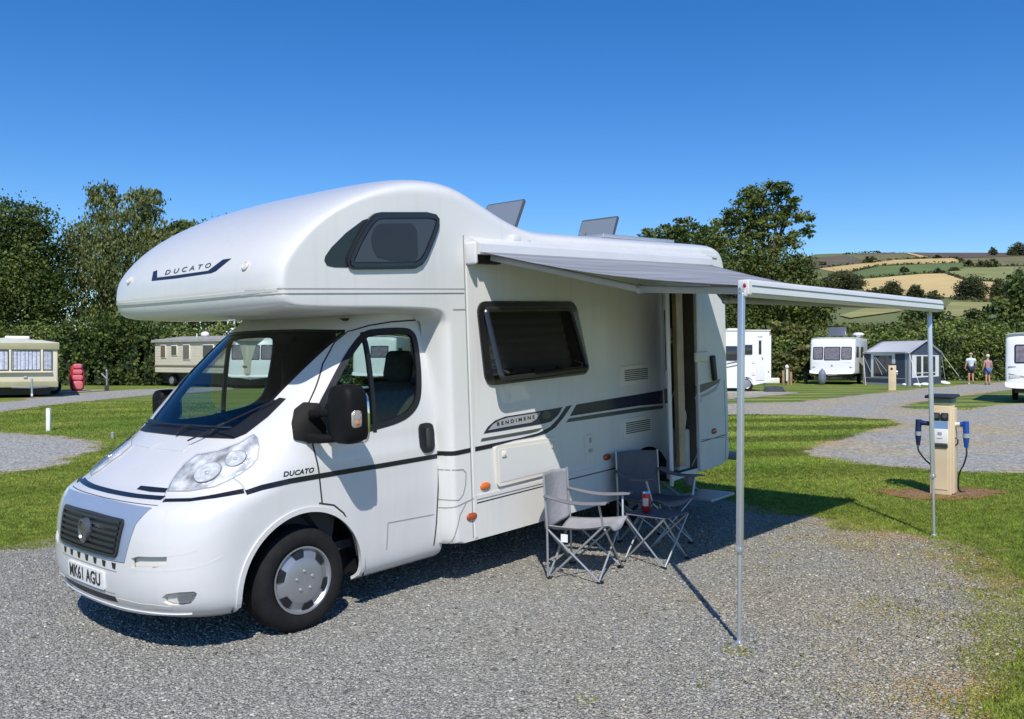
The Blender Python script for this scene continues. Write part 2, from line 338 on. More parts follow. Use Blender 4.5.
def make_gravel(name,scale,base,tint=(1,.99,.915),edge=True,moss=False):
    m=bpy.data.materials.new(name); m.use_nodes=True; t=m.node_tree; L=t.links.new; b=t.nodes['Principled BSDF']; b.inputs['Roughness'].default_value=.85; b.inputs['Specular IOR Level'].default_value=.2
    g=t.nodes.new('ShaderNodeNewGeometry')
    v=t.nodes.new('ShaderNodeTexVoronoi'); v.inputs['Scale'].default_value=scale; v.inputs['Randomness'].default_value=1
    L(g.outputs['Position'],v.inputs['Vector'])
    hs=t.nodes.new('ShaderNodeSeparateColor'); L(v.outputs['Color'],hs.inputs[0])
    r=t.nodes.new('ShaderNodeValToRGB'); e=r.color_ramp.elements; e[0].position=0
    T_=lambda k:(base*k*tint[0],base*k*tint[1],base*k*tint[2],1)
    e[0].color=T_(.56); e[1].position=1; e[1].color=T_(1.42)
    x=r.color_ramp.elements.new(.55); x.color=T_(1.)
    L(hs.outputs[0],r.inputs[0])
    n=t.nodes.new('ShaderNodeTexNoise'); n.inputs['Scale'].default_value=.7; n.inputs['Detail'].default_value=6; L(g.outputs['Position'],n.inputs['Vector'])
    sep=t.nodes.new('ShaderNodeSeparateXYZ'); L(g.outputs['Position'],sep.inputs[0])
    # warm, dusty fines with a slow spread
    mr=t.nodes.new('ShaderNodeMapRange'); mr.inputs[1].default_value=.42; mr.inputs[2].default_value=.68; mr.inputs[3].default_value=0; mr.inputs[4].default_value=1.; L(n.outputs['Fac'],mr.inputs[0])
    xr=t.nodes.new('ShaderNodeMapRange'); xr.inputs[1].default_value=-.8; xr.inputs[2].default_value=2.0; xr.inputs[3].default_value=.12; xr.inputs[4].default_value=1.; L(sep.outputs[0],xr.inputs[0])
    mm=t.nodes.new('ShaderNodeMath'); mm.operation='MULTIPLY'; L(mr.outputs[0],mm.inputs[0]); L(xr.outputs[0],mm.inputs[1])
    mx=t.nodes.new('ShaderNodeMix'); mx.data_type='RGBA'; mx.blend_type='MULTIPLY'; mx.inputs[7].default_value=(1.22,1.02,.70,1); L(mm.outputs[0],mx.inputs[0]); L(r.outputs[0],mx.inputs[6])
    col=mx.outputs[2]
    if edge:
        ea=t.nodes.new('ShaderNodeAttribute'); ea.attribute_name='edge'
        er=t.nodes.new('ShaderNodeMapRange'); er.inputs[1].default_value=1.0; er.inputs[2].default_value=.5; er.inputs[3].default_value=0; er.inputs[4].default_value=1.3; L(ea.outputs['Fac'],er.inputs[0])
        ek=t.nodes.new('ShaderNodeMath'); ek.operation='MULTIPLY'; L(er.outputs[0],ek.inputs[0]); L(n.outputs['Fac'],ek.inputs[1])
        e2=t.nodes.new('ShaderNodeMix'); e2.data_type='RGBA'; e2.blend_type='MULTIPLY'; e2.inputs[7].default_value=(1.1,.85,.5,1); L(ek.outputs[0],e2.inputs[0]); L(col,e2.inputs[6]); col=e2.outputs[2]
    if moss:   # thin moss and weeds growing through the stones
        n4=t.nodes.new('ShaderNodeTexNoise'); n4.inputs['Scale'].default_value=1.9; n4.inputs['Detail'].default_value=9; n4.inputs['Roughness'].default_value=.7; L(g.outputs['Position'],n4.inputs['Vector'])
        x4=t.nodes.new('ShaderNodeMapRange'); x4.inputs[1].default_value=.2; x4.inputs[2].default_value=3.4; x4.inputs[3].default_value=-.07; x4.inputs[4].default_value=.10; L(sep.outputs[0],x4.inputs[0])
        a4=t.nodes.new('ShaderNodeMath'); a4.operation='ADD'; L(n4.outputs['Fac'],a4.inputs[0]); L(x4.outputs[0],a4.inputs[1])
        m4=t.nodes.new('ShaderNodeMapRange'); m4.inputs[1].default_value=.60; m4.inputs[2].default_value=.72; m4.inputs[3].default_value=0; m4.inputs[4].default_value=.85; L(a4.outputs[0],m4.inputs[0])
        q4=t.nodes.new('ShaderNodeMix'); q4.data_type='RGBA'; q4.blend_type='MULTIPLY'; q4.inputs[7].default_value=(.95,.86,.40,1); L(m4.outputs[0],q4.inputs[0]); L(col,q4.inputs[6]); col=q4.outputs[2]
    L(col,b.inputs['Base Color'])
    bp=t.nodes.new('ShaderNodeBump'); bp.inputs['Strength'].default_value=1.; bp.inputs['Distance'].default_value=.02; bp.invert=True; L(v.outputs['Distance'],bp.inputs['Height']); L(bp.outputs[0],b.inputs['Normal'])
    if edge:
        a=t.nodes.new('ShaderNodeAttribute'); a.attribute_name='edge'
        n3=t.nodes.new('ShaderNodeTexNoise'); n3.inputs['Scale'].default_value=2.3; n3.inputs['Detail'].default_value=8; n3.inputs['Roughness'].default_value=.72; L(g.outputs['Position'],n3.inputs['Vector'])
        k=t.nodes.new('ShaderNodeMath'); k.operation='ADD'; L(a.outputs['Fac'],k.inputs[0]); L(n3.outputs['Fac'],k.inputs[1])
        st=t.nodes.new('ShaderNodeMapRange'); st.inputs[1].default_value=.97; st.inputs[2].default_value=1.03; st.inputs[3].default_value=0; st.inputs[4].default_value=1; L(k.outputs[0],st.inputs[0])
        L(st.outputs[0],b.inputs['Alpha'])
    return m
M['gravel']=make_gravel('grey_gravel',72.,.365,moss=True); M['roadgravel']=make_gravel('rolled_grey_gravel',30.,.36)
# near ground
def grid_axis(pts): 
    out=[]
    for a,b,s in pts: out+=list(np.arange(a,b,s))
    return np.array(out+[pts[-1][1]])
gx=grid_axis([(-150,-30,6),(-30,-12,1.),(-12,12,.4),(12,30,1.),(30,150,6)]); gy=grid_axis([(-60,0,3),(0,16,.4),(16,30,1.),(30,80,2.5)])
X,Y=np.meshgrid(gx,gy); Vg=np.stack([X,Y,terr(X,Y)],-1).reshape(-1,3); nx,ny=len(gx),len(gy)
ii=np.arange(nx*ny).reshape(ny,nx); Fg=np.stack([ii[:-1,:-1],ii[:-1,1:],ii[1:,1:],ii[1:,:-1]],-1).reshape(-1,4)
tag(npmesh('ground',Vg,Fg,M['grass'],smooth=True),kind='structure')
# far hills
rx=np.linspace(-1.25,1.25,220); ry=np.concatenate([np.arange(80,200,8),np.arange(200,1100,12),np.arange(1100,2000,60),[3000.,5800.]])
Rx,Ry=np.meshgrid(rx,ry); Xh=Rx*np.where(Ry<120,np.maximum(Ry,120),Ry); Vh=np.stack([Xh,Ry,terr(Xh,Ry)],-1).reshape(-1,3)
ii=np.arange(Vh.shape[0]).reshape(len(ry),len(rx)); Fh=np.stack([ii[:-1,:-1],ii[:-1,1:],ii[1:,1:],ii[1:,:-1]],-1).reshape(-1,4)
M['hill']=mat('hill_pasture',(.135,.15,.045),.9,var=.25,vscale=.02)
tag(npmesh('hills',Vh,Fh,M['hill'],smooth=True),kind='structure')
# ground sheets from outlines
def dist_poly(P,poly):
    d=np.full(len(P),1e9); n=len(poly)
    for i in range(n):
        a=np.array(poly[i]); b=np.array(poly[(i+1)%n]); ab=b-a; t=np.clip(((P-a)@ab)/max(ab@ab,1e-9),0,1); d=np.minimum(d,np.linalg.norm(P-(a+t[:,None]*ab),axis=1))
    return d
def inside(P,poly):
    c=np.zeros(len(P),bool); n=len(poly)
    for i in range(n):
        x1,y1=poly[i]; x2,y2=poly[(i+1)%n]
        k=((y1>P[:,1])!=(y2>P[:,1]))&(P[:,0]<(x2-x1)*(P[:,1]-y1)/(y2-y1+1e-12)+x1); c^=k
    return c
GRAVELS=[]
def sheet(name,poly,step,z,m,soft=.25,kind='structure',edge=True):
    """sheet following the ground, its edge faded over `soft` metres"""
    GRAVELS.append((np.array([tuple(p[:2]) for p in poly]),soft))
    poly=[Vector(p[:2]) for p in poly]
    big=poly
    A=sum(poly[i].x*poly[(i+1)%len(poly)].y-poly[(i+1)%len(poly)].x*poly[i].y for i in range(len(poly)))
    big=inset(poly,-soft*1.2)
    out=[]
    for i in range(len(big)):
        a,b=big[i],big[(i+1)%len(big)]; k=max(1,int((b-a).length/step))
        out+=[a.lerp(b,j/k) for j in range(k)]
    bx=np.array([tuple(p) for p in out]); 
    gxx,gyy=np.meshgrid(np.arange(bx[:,0].min(),bx[:,0].max(),step),np.arange(bx[:,1].min(),bx[:,1].max(),step)); Q=np.stack([gxx.ravel(),gyy.ravel()],-1)
    Q=Q[inside(Q,[tuple(p) for p in out])]; Q=Q[dist_poly(Q,[tuple(p) for p in out])>step*.45]
    vs=out+[Vector(q) for q in Q]; n=len(out)
    r=delaunay_2d_cdt(vs,[],[list(range(n))],1,1e-5)
    V=np.array([tuple(p) for p in r[0]]); T=np.array([f for f in r[2] if len(f)==3])
    Z=terr(V[:,0],V[:,1])+z
    o=npmesh(name,np.column_stack([V,Z]),T,m,smooth=True)
    if edge:
        sgn=np.where(inside(V,[tuple(p) for p in poly]),1,-1)*dist_poly(V,[tuple(p) for p in poly])
        e=.5+np.clip(sgn/soft,-1,1)*.5
        at_=o.data.attributes.new('edge','FLOAT','POINT'); at_.data.foreach_set('value',e.astype(np.float32))
    return tag(o,kind=kind)
G=lambda *a:[gp(*p) for p in a]
# the pitch: gravel hardstanding of the motorhome
pitch=[Vector((-7.5,-3,0)),Vector((-6.4,4,0))]+G((0,546),(58,540))+[Vector((-2.8,9.9,0)),Vector((-.4,11.0,0)),Vector((1.3,10.9,0))]+G((735,500),(765,508),(830,519),(930,537),(985,549))+[gp(1030,590),gp(1028,640),gp(980,705)]+[Vector((1.9,3.2,0)),Vector((1.6,1,0)),Vector((1.4,-3,0))]
sheet('gravel_pitch',pitch,.3,.008,M['gravel'],.55)
# left pad and left road
padl=[gp(-60,432),gp(0,432),gp(60,436),gp(98,441),gp(110,449),gp(80,458),gp(66,466),gp(0,475),gp(-60,484)]
sheet('gravel_pad',padl,.6,.008,M['roadgravel'],.35)
roadl=[gp(-120,421),gp(0,414),gp(60,405),gp(160,395),gp(240,390),gp(240,386.5),gp(150,389),gp(100,391.5),gp(60,394),gp(0,402),gp(-120,406)]
sheet('gravel_road',roadl,1.2,.008,M['roadgravel'],.4)
padc=[gp(-40,400),gp(0,398),gp(60,393.5),gp(120,390),gp(75,389),gp(0,391),gp(-40,393)]
sheet('gravel_pad',padc,1.2,.014,M['roadgravel'],.3)
# right: cross road, side road and the neighbouring pitch
roadr=[gp(640,404.5),gp(725,404),gp(790,402.5),gp(850,396),gp(920,388.5),gp(965,384.6),gp(1030,379.8),gp(1090,379),gp(1090,383),gp(1003,391.5),gp(950,398),gp(912,404.5),gp(915,409),gp(960,410),gp(1003,404.5),gp(1090,399),gp(1140,440),gp(1110,476),gp(1024,474.5),gp(950,472),gp(880,467.5),gp(805,456.5),gp(792,453),gp(820,443),gp(860,432),gp(893,425),gp(880,420),gp(820,416),gp(745,415),gp(640,416)]
sheet('gravel_road',roadr,.9,.008,M['roadgravel'],.3)
padm=[gp(640,402),gp(724,400),gp(790,395.5),gp(805,393),gp(770,390.5),gp(724,391),gp(640,392)]
sheet('gravel_pad',padm,1.2,.014,M['roadgravel'],.3)
# bark chips round the hookup post
bk=[Vector((4.67+.70*math.cos(a)*(1+.15*math.sin(3*a)),9.75+.46*math.sin(a)*(1+.2*math.sin(2*a+1)),0)) for a in np.linspace(0,2*math.pi,14,endpoint=False)]
M['bark']=make_gravel('bark_chips',40.,.25,(1,.68,.42)); 
sheet('bark_patch',bk,.2,.012,M['bark'],.35)
# loose stones on the near gravel
def stones():
    n=85000; Yd=4.2+5.2*RNG.random(n)**1.25; Xd=(RNG.random(n)-.5)*2*.62*Yd
    P=np.stack([Xd,Yd],-1); pl=np.array([tuple(p[:2]) for p in pitch]); ok=inside(P,pl)&(dist_poly(P,pl)>RNG.random(n)*.6-.05)
    P=P[ok]; n=len(P); s=.004+.0072*RNG.random(n)**2.6
    cube=np.array([(x,y,z) for x in(-1,1) for y in(-1,1) for z in(-1,1)],float)
    V=cube[None]*s[:,None,None]*(1+.5*(RNG.random((n,8,3))-.5))*np.array([1.,.7,.38])[None,None]
    a=RNG.random(n)*6.28; c,q=np.cos(a),np.sin(a); tl=(RNG.random(n)-.5)*.9
    x=V[:,:,0]*c[:,None]-V[:,:,1]*q[:,None]; y=V[:,:,0]*q[:,None]+V[:,:,1]*c[:,None]; z=V[:,:,2]+x*tl[:,None]*.5
    z=z+(terr(P[:,0],P[:,1])+.009+s*.25)[:,None]
    Vv=np.stack([x+P[:,0:1],y+P[:,1:2],z],-1).reshape(-1,3)
    f=np.array([(0,1,3,2),(4,6,7,5),(0,4,5,1),(2,3,7,6),(0,2,6,4),(1,5,7,3)]); Ff=(f[None]+8*np.arange(n)[:,None,None]).reshape(-1,4)
    tn=.6+.7*RNG.random(n); tn=np.where(RNG.random(n)<.008,1.8,tn); tn=np.where(RNG.random(n)<.02,.3,tn); wm=np.clip((P[:,0]+.8)/2.8,.1,1)*RNG.random(n)*.7
    t=np.stack([tn*(1+.16*wm),tn*(1-.0*wm),tn*(1.0-.30*wm)],-1)
    m=bpy.data.materials.new('loose_stone'); m.use_nodes=True; b=m.node_tree.nodes['Principled BSDF']; b.inputs['Roughness'].default_value=.85; b.inputs['Specular IOR Level'].default_value=.2
    at_=m.node_tree.nodes.new('ShaderNodeAttribute'); at_.attribute_name='tone'; mx=m.node_tree.nodes.new('ShaderNodeMix'); mx.data_type='RGBA'; mx.blend_type='MULTIPLY'; mx.inputs[0].default_value=1; mx.inputs[6].default_value=(.355,.349,.316,1)
    m.node_tree.links.new(at_.outputs['Color'],mx.inputs[7]); m.node_tree.links.new(mx.outputs[2],b.inputs['Base Color'])
    tag(npmesh('gravel_stones',Vv,Ff,m,np.repeat(t,6,0)),kind='stuff')
stones()
# ---- grass blades
def blades():
    Ps=[]
    def add(n,y0,y1,x0,x1,pw=1.): 
        y=y0+(y1-y0)*RNG.random(n)**pw; r=x0+(x1-x0)*RNG.random(n); Ps.append(np.stack([r*y,y],-1))
    add(90000,3.6,9,.30,.62); add(60000,3.,9,.62,1.1); add(150000,8,15,.16,.62,1.2); add(110000,13,26,.2,.62,1.2); add(60000,9,22,.62,.95,1.2); add(110000,8.3,16,-.62,-.36,1.2); add(70000,15,30,-.62,-.33,1.2); add(80000,6,18,-1.05,-.62,1.2); add(60000,10,26,-.36,.2,1.2)
    P=np.concatenate(Ps); dens=np.ones(len(P))
    e=np.zeros(len(P))-9
    keep=np.ones(len(P),bool)
    for pl,soft in GRAVELS:
        sg=np.where(inside(P,pl),1,-1)*dist_poly(P,pl); 
        nz=np.sin(P[:,0]*5.1+P[:,1]*3.3)*np.sin(P[:,0]*2.3-P[:,1]*6.1)*.3+.25*(RNG.random(len(P))-.5)
        keep&=(sg/soft+nz*1.5)<.35
    # stray tufts on the pitch
    tp=[]
    for (px,py,n,rad) in [(738,654,110,.09),(585,702,30,.06),(905,612,220,.30),(940,625,150,.25),(870,605,60,.2),(960,590,260,.3),(985,610,260,.3),(980,650,320,.28),(920,690,60,.15),(640,540,0,.1),(840,545,60,.3),(900,548,120,.35),(960,560,400,.4),(990,575,400,.3),(800,660,30,.15),(700,690,25,.1),(850,700,40,.2)]:
        c=gp(px,py); a=RNG.random(n)*6.28; rr=rad*RNG.random(n)**.7; tp.append(np.stack([c.x+rr*np.cos(a),c.y+rr*np.sin(a)],-1))
    nt_=sum(len(t) for t in tp)
    P=np.concatenate([P[keep]]+tp); n=len(P)
    h=.010+.016*RNG.random(n); h[-nt_:]*=1.3; wd=.0035+.003*RNG.random(n)+np.clip(P[:,1]-8,0,20)*.00055; h=h+np.clip(P[:,1]-10,0,15)*.0006
    a=RNG.random(n)*6.28; ln=.5*h*(1+RNG.random(n)); b=RNG.random(n)*6.28
    z=terr(P[:,0],P[:,1])+.002
    v0=np.stack([P[:,0]-wd*np.cos(a),P[:,1]-wd*np.sin(a),z],-1); v1=np.stack([P[:,0]+wd*np.cos(a),P[:,1]+wd*np.sin(a),z],-1); v2=np.stack([P[:,0]+ln*np.cos(b),P[:,1]+ln*np.sin(b),z+h],-1)
    V=np.stack([v0,v1,v2],1).reshape(-1,3); T=np.arange(3*n).reshape(-1,3)
    tn=.95+.7*RNG.random(n); dry=RNG.random(n)<.10; c=np.stack([tn*(1+.5*dry),tn*(1+.15*dry),tn],-1); c[-nt_:,0]*=1.2
    tag(npmesh('grass',V,T,M['blade'],c),kind='stuff')
blades()
# ================================================================== MOTORHOME
# local axes: x forward, y to its left (camera side), z up; u = -x measured back from the front axle
mh=thing('motorhome',O,'white overcab motorhome parked on the gravel with its grey awning pulled out','motorhome')
mh.matrix_world=Matrix((( -D.x,N.x,U.x,O.x),(-D.y,N.y,U.y,O.y),(-D.z,N.z,U.z,O.z),(0,0,0,1)))
MW=mh.matrix_world.copy(); MI=MW.inverted(); MI3=MI.to_3x3()
def L3(u,y,z): return Vector((-u,y,z))
def itp(z,zs,vs): return float(np.interp(z,zs,vs))
def pchip(z,zs,vs):
    # smooth table lookup: catmull-like cubic hermite
    zs=np.asarray(zs,float); vs=np.asarray(vs,float); i=int(np.clip(np.searchsorted(zs,z)-1,0,len(zs)-2)); h=zs[i+1]-zs[i]; t=np.clip((z-zs[i])/h,0,1)
    dl=np.diff(vs)/np.diff(zs)
    def m(k):
        if k==0: return dl[0]
        if k==len(zs)-1: return dl[-1]
        return 0 if dl[k-1]*dl[k]<=0 else 2*dl[k-1]*dl[k]/(dl[k-1]+dl[k])
    return float((2*t**3-3*t**2+1)*vs[i]+(t**3-2*t**2+t)*h*m(i)+(-2*t**3+3*t**2)*vs[i+1]+(t**3-t**2)*h*m(i+1))
CZ=[.225,.26,.30,.36,.45,.60,.80,.88,.925,.96,1.05,1.15,1.25,1.40,1.60,1.80,1.95,2.06]
CU=[-.80,-.875,-.905,-.925,-.93,-.915,-.875,-.835,-.775,-.70,-.575,-.425,-.275,-.10,.10,.315,.485,.62]
CW=[.88,.94,.965,.98,.99,1.0,1.01,1.01,1.01,1.01,1.01,1.0,.995,.985,.955,.915,.88,.855]
CP=[2.3,2.4,2.5,2.6,2.75,2.8,2.85,2.85,2.85,2.9,2.9,2.9,2.95,3.1,3.2,3.2,3.2,3.2]
CL=[.46,.5,.5,.5,.52,.52,.54,.56,.60,.64,.70,.68,.58,.48,.46,.46,.46,.46]
UEND=1.24
def cab_pt(z,s):
    uf=pchip(z,CZ,CU); w_=pchip(z,CZ,CW); p=pchip(z,CZ,CP); Lc=pchip(z,CZ,CL); ue=min(uf+Lc,UEND-.02)
    k=abs(s); sg=1 if s>=0 else -1
    if k<=.7:
        a=k/.7*math.pi/2; y=w_*math.sin(a)**(2/p); u=ue-(ue-uf)*max(math.cos(a),0)**(2/p)
    else: y=w_; u=ue+(UEND-ue)*(k-.7)/.3
    return L3(u,sg*y,z)
def cab_mesh():
    zs=sorted(set([.225+i*(2.06-.225)/78 for i in range(79)]+[.925,.94])); n=46
    ss=[i/n for i in range(-n,n+1)]
    mb=MB(); mb.v=[tuple(cab_pt(z,s)) for z in zs for s in ss]; m=len(ss)
    mb.f=[(i*m+j,i*m+j+1,(i+1)*m+j+1,(i+1)*m+j) for i in range(len(zs)-1) for j in range(m-1)]; mb.mi=[0]*len(mb.f)
    return mb.mesh('cab')
me=cab_mesh()
# make normals face out
bm=bmesh.new(); bm.from_mesh(me); 
f0=min(bm.faces,key=lambda f:(f.calc_center_median()-Vector((.9,0,.5))).length)
if f0.normal.x<0: bmesh.ops.reverse_faces(bm,faces=bm.faces)
BV_CAB=BVHTree.FromBMesh(bm); bm.to_mesh(me); bm.free()
CUT=[]
def cutter(mb,m=None):
    me=mb.mesh('cutter'); o=link('cutter',me,m); CUT.append(o); return o
def boolean(o,cs):
    for c in cs:
        md=o.modifiers.new('cut','BOOLEAN'); md.operation='DIFFERENCE'; md.object=c; md.solver='EXACT'; md.material_mode='TRANSFER'
    bpy.context.view_layer.update(); dg=bpy.context.evaluated_depsgraph_get()
    nm=bpy.data.meshes.new_from_object(o.evaluated_get(dg)); o.modifiers.clear(); o.data=nm
def px2side(pts,y):
    out=[]
    for px,py in pts:
        r=MI3@ray(px,py); c=MI@CAM; t=(y-c.y)/r.y; P=c+r*t; out.append(Vector((-P.x,P.z)))
    return out
def cast(bvh,mode,a,b):
    if mode=='side': o_,d_=Vector((-a,4,b)),Vector((0,-1,0))
    elif mode=='far': o_,d_=Vector((-a,-4,b)),Vector((0,1,0))
    elif mode=='front': o_,d_=Vector((4,a,b)),Vector((-1,0,0))
    elif mode=='cam': o_,d_=MI@CAM,(MI3@ray(a,b)).normalized()
    h=bvh.ray_cast(o_,d_)
    if h[0] is None: return None
    n=h[1]
    if n.dot(d_)>0: n=-n
    return h[0],n
def mirror_mesh(me):
    m2=me.copy(); 
    for v in m2.vertices: v.co.y*=-1
    m2.flip_normals(); return m2
def panel(name,poly,mode,bvh,m,parent,off=.004,thick=.006,step=.03,mirror=False,smooth=40):
    """a thin piece that lies on the body inside an outline"""
    P=[Vector(p) for p in poly]; out=[]
    for i in range(len(P)):
        a,b=P[i],P[(i+1)%len(P)]; k=max(1,int((b-a).length/step)); out+=[a.lerp(b,j/k) for j in range(k)]
    o2=[]
    for p in out:
        if not o2 or (p-o2[-1]).length>1e-5: o2.append(p)
    if (o2[0]-o2[-1]).length<1e-5: o2.pop()
    out=o2; bx=np.array([tuple(p) for p in out])
    gxx,gyy=np.meshgrid(np.arange(bx[:,0].min(),bx[:,0].max(),step),np.arange(bx[:,1].min(),bx[:,1].max(),step)); Q=np.stack([gxx.ravel(),gyy.ravel()],-1)
    if len(Q): Q=Q[inside(Q,bx)]; 
    if len(Q): Q=Q[dist_poly(Q,bx)>step*.4]
    n=len(out); r=delaunay_2d_cdt(out+[Vector(q) for q in Q],[],[list(range(n))],1,1e-6)
    hits=[cast(bvh,mode,v.x,v.y) for v in r[0]]
    fs=[f for f in r[2] if all(hits[i] for i in f)]
    used=sorted({i for f in fs for i in f}); ix={k:j for j,k in enumerate(used)}
    bm=bmesh.new(); vs=[bm.verts.new(hits[k][0]+hits[k][1]*off) for k in used]; 
    for f in fs:
        try: bm.faces.new([vs[ix[k]] for k in f])
        except ValueError: pass
    nr={vs[ix[k]]:hits[k][1] for k in used}
    bm.normal_update()
    for f in bm.faces:
        if f.normal.dot(nr[f.verts[0]])<0: f.normal_flip()
    be=[e for e in bm.edges if len(e.link_faces)==1]
    low={}
    for e in be:
        for v in e.verts:
            if v not in low: low[v]=bm.verts.new(v.co-nr[v]*thick)
    for e in be:
        f=e.link_faces[0]; l=[q for q in f.loops if q.edge==e][0]; a,b=l.vert,l.link_loop_next.vert
        bm.faces.new((b,a,low[a],low[b]))
    me=bpy.data.meshes.new(name); bm.to_mesh(me); bm.free(); me.update()
    o=link(name,me,m,parent,smooth)
    if mirror:
        m2=mirror_mesh(me); p2=bpy.data.objects.new(name,m2); COL.objects.link(p2); p2.parent=parent; return o,p2
    return o
def ribbon(mb,pts,mode,bvh,hw,off=.002,thick=.004,step=.02):
    P=[Vector(p) for p in pts]; out=[]
    for i in range(len(P)-1):
        k=max(1,int((P[i+1]-P[i]).length/step)); out+=[P[i].lerp(P[i+1],j/k) for j in range(k)]
    out.append(P[-1]); H=[cast(bvh,mode,p.x,p.y) for p in out]
    seg=[];segs=[]
    for h in H:
        if h is None:
            if len(seg)>1: segs.append(seg)
            seg=[]
        else: seg.append(h)
    if len(seg)>1: segs.append(seg)
    for sg in segs:
        vs=[]
        for i,(p,n) in enumerate(sg):
            t=(sg[min(i+1,len(sg)-1)][0]-sg[max(i-1,0)][0]).normalized(); s_=n.cross(t).normalized()
            h=hw if not callable(hw) else hw(i/max(1,len(sg)-1))
            vs+=[p+s_*h-n*thick,p+s_*h+n*off,p-s_*h+n*off,p-s_*h-n*thick]
        fs=[]
        for i in range(len(sg)-1):
            for k in range(3): fs.append((i*4+k,i*4+k+1,i*4+4+k+1,i*4+4+k))
        mb.add(vs,fs)
def ribbons(name,lines,mode,bvh,hw,m,parent,off=.002,step=.02,mirror=False):
    mb=MB()
    for l in lines: ribbon(mb,l,mode,bvh,hw,off,step=step)
    o=mb.build(name,m,parent)
    if mirror:
        m2=mirror_mesh(o.data); p2=bpy.data.objects.new(name,m2); COL.objects.link(p2); p2.parent=parent
    return o
def text_mesh(body,size,shear=0.,space=1.,bold=0.):
    c=bpy.data.curves.new('t','FONT'); c.body=body; c.size=size; c.align_x='CENTER'; c.align_y='CENTER'; c.shear=shear; c.space_character=space; c.offset=bold; c.resolution_u=3
    o=bpy.data.objects.new('t',c); COL.objects.link(o); bpy.context.view_layer.update()
    me=bpy.data.meshes.new_from_object(o.evaluated_get(bpy.context.evaluated_depsgraph_get())); bpy.data.objects.remove(o); return me
def text_on(name,body,ctr,size,mode,bvh,m,parent,shear=0.,space=1.,xs=1.,ys=1.,rot=0.,off=.004,bold=0.,flip=1):
    me=text_mesh(body,size,shear,space,bold); c,s=math.cos(rot),math.sin(rot)
    for v in me.vertices:
        x,y=v.co.x*xs,v.co.y*ys; x,y=x*c-y*s,x*s+y*c
        h=cast(bvh,mode,ctr[0]+flip*x,ctr[1]+y)
        if h: v.co=h[0]+h[1]*off
    return link(name,me,m,parent)
# ---------------- coach shell (silhouette lofted across the width)
WB=1.13
# (u,z) centre line ; (u,z) at the flat side
PR=[((5.330,.50),(5.250,.52)),((5.300,.43),(5.200,.445)),((5.100,.395),(5.060,.405)),((4.600,.385),(4.600,.392)),((3.600,.345),(3.600,.35)),((2.400,.335),(2.400,.34)),((1.400,.335),(1.460,.34)),((1.220,.335),(1.330,.35)),
 ((1.160,.36),(1.285,.42)),((1.150,.7),(1.280,.75)),((1.150,1.2),(1.280,1.2)),((1.150,1.7),(1.280,1.7)),((1.150,1.90),(1.275,1.92)),((1.140,1.97),(1.255,2.00)),((1.080,2.01),(1.200,2.055)),((0.950,2.03),(1.080,2.075)),((0.600,2.03),(0.700,2.09)),((0.200,2.03),(0.300,2.095)),((-.02,2.04),(.06,2.10)),((-.11,2.048),(-.02,2.105)),
 ((-.155,2.06),(-.055,2.112)),((-.19,2.082),(-.082,2.125)),((-.212,2.12),(-.10,2.15)),((-.222,2.165),(-.105,2.185)),((-.228,2.23),(-.11,2.24)),((-.205,2.35),(-.075,2.355)),((-0.090,2.50),(0.015,2.465)),((0.100,2.65),(0.115,2.565)),((0.340,2.79),(0.240,2.655)),((0.600,2.905),(0.400,2.735)),((0.850,2.985),(0.600,2.80)),((1.080,3.035),(0.860,2.845)),((1.300,3.05),(1.120,2.85)),((1.480,3.032),(1.340,2.815)),((1.660,2.98),(1.520,2.745)),((1.820,2.91),(1.700,2.685)),((2.000,2.83),(1.900,2.63)),((2.200,2.765),(2.120,2.59)),((2.450,2.735),(2.400,2.575)),((3.200,2.735),(3.200,2.585)),((4.200,2.74),(4.200,2.59)),((4.950,2.745),(4.950,2.60)),((5.120,2.738),(5.090,2.59)),((5.230,2.70),(5.170,2.55)),((5.290,2.63),(5.215,2.47)),((5.325,2.50),(5.235,2.36)),((5.335,2.3),(5.245,2.2)),((5.340,1.6),(5.240,1.6)),((5.340,.9),(5.250,.9))]
def coach_mesh():
    c=catmull([Vector((a[0][0],a[0][1],0)) for a in PR],4,True); s=catmull([Vector((a[1][0],a[1][1],0)) for a in PR],4,True)
    n=len(c); K=26; mb=MB(); rows=[]
    for i in range(-K,K+1):
        a=i/K*math.pi/2; p=3.0
        y=math.copysign(abs(math.sin(a))**(2/p),a)*WB; g=max(math.cos(a),0)**(2/p)
        rows.append([L3(s[k].x+(c[k].x-s[k].x)*g,y,s[k].y+(c[k].y-s[k].y)*g) for k in range(n)])
    mb.v=[tuple(q) for r in rows for q in r]; R_=len(rows)
    mb.f=[(i*n+k,i*n+(k+1)%n,(i+1)*n+(k+1)%n,(i+1)*n+k) for i in range(R_-1) for k in range(n)]; mb.mi=[0]*len(mb.f)
    mb.f+=[tuple(range(n)),tuple((R_-1)*n+k for k in range(n))[::-1]]; mb.mi+=[1,1]
    return mb.mesh('coach_body')
cm=coach_mesh()
bm=bmesh.new(); bm.from_mesh(cm); BV_CO=BVHTree.FromBMesh(bm); bm.free()
coach=link('coach_body',cm,[M['grp'],M['grpside']],mh)
coach.parent=None
arch_r=lambda z:z
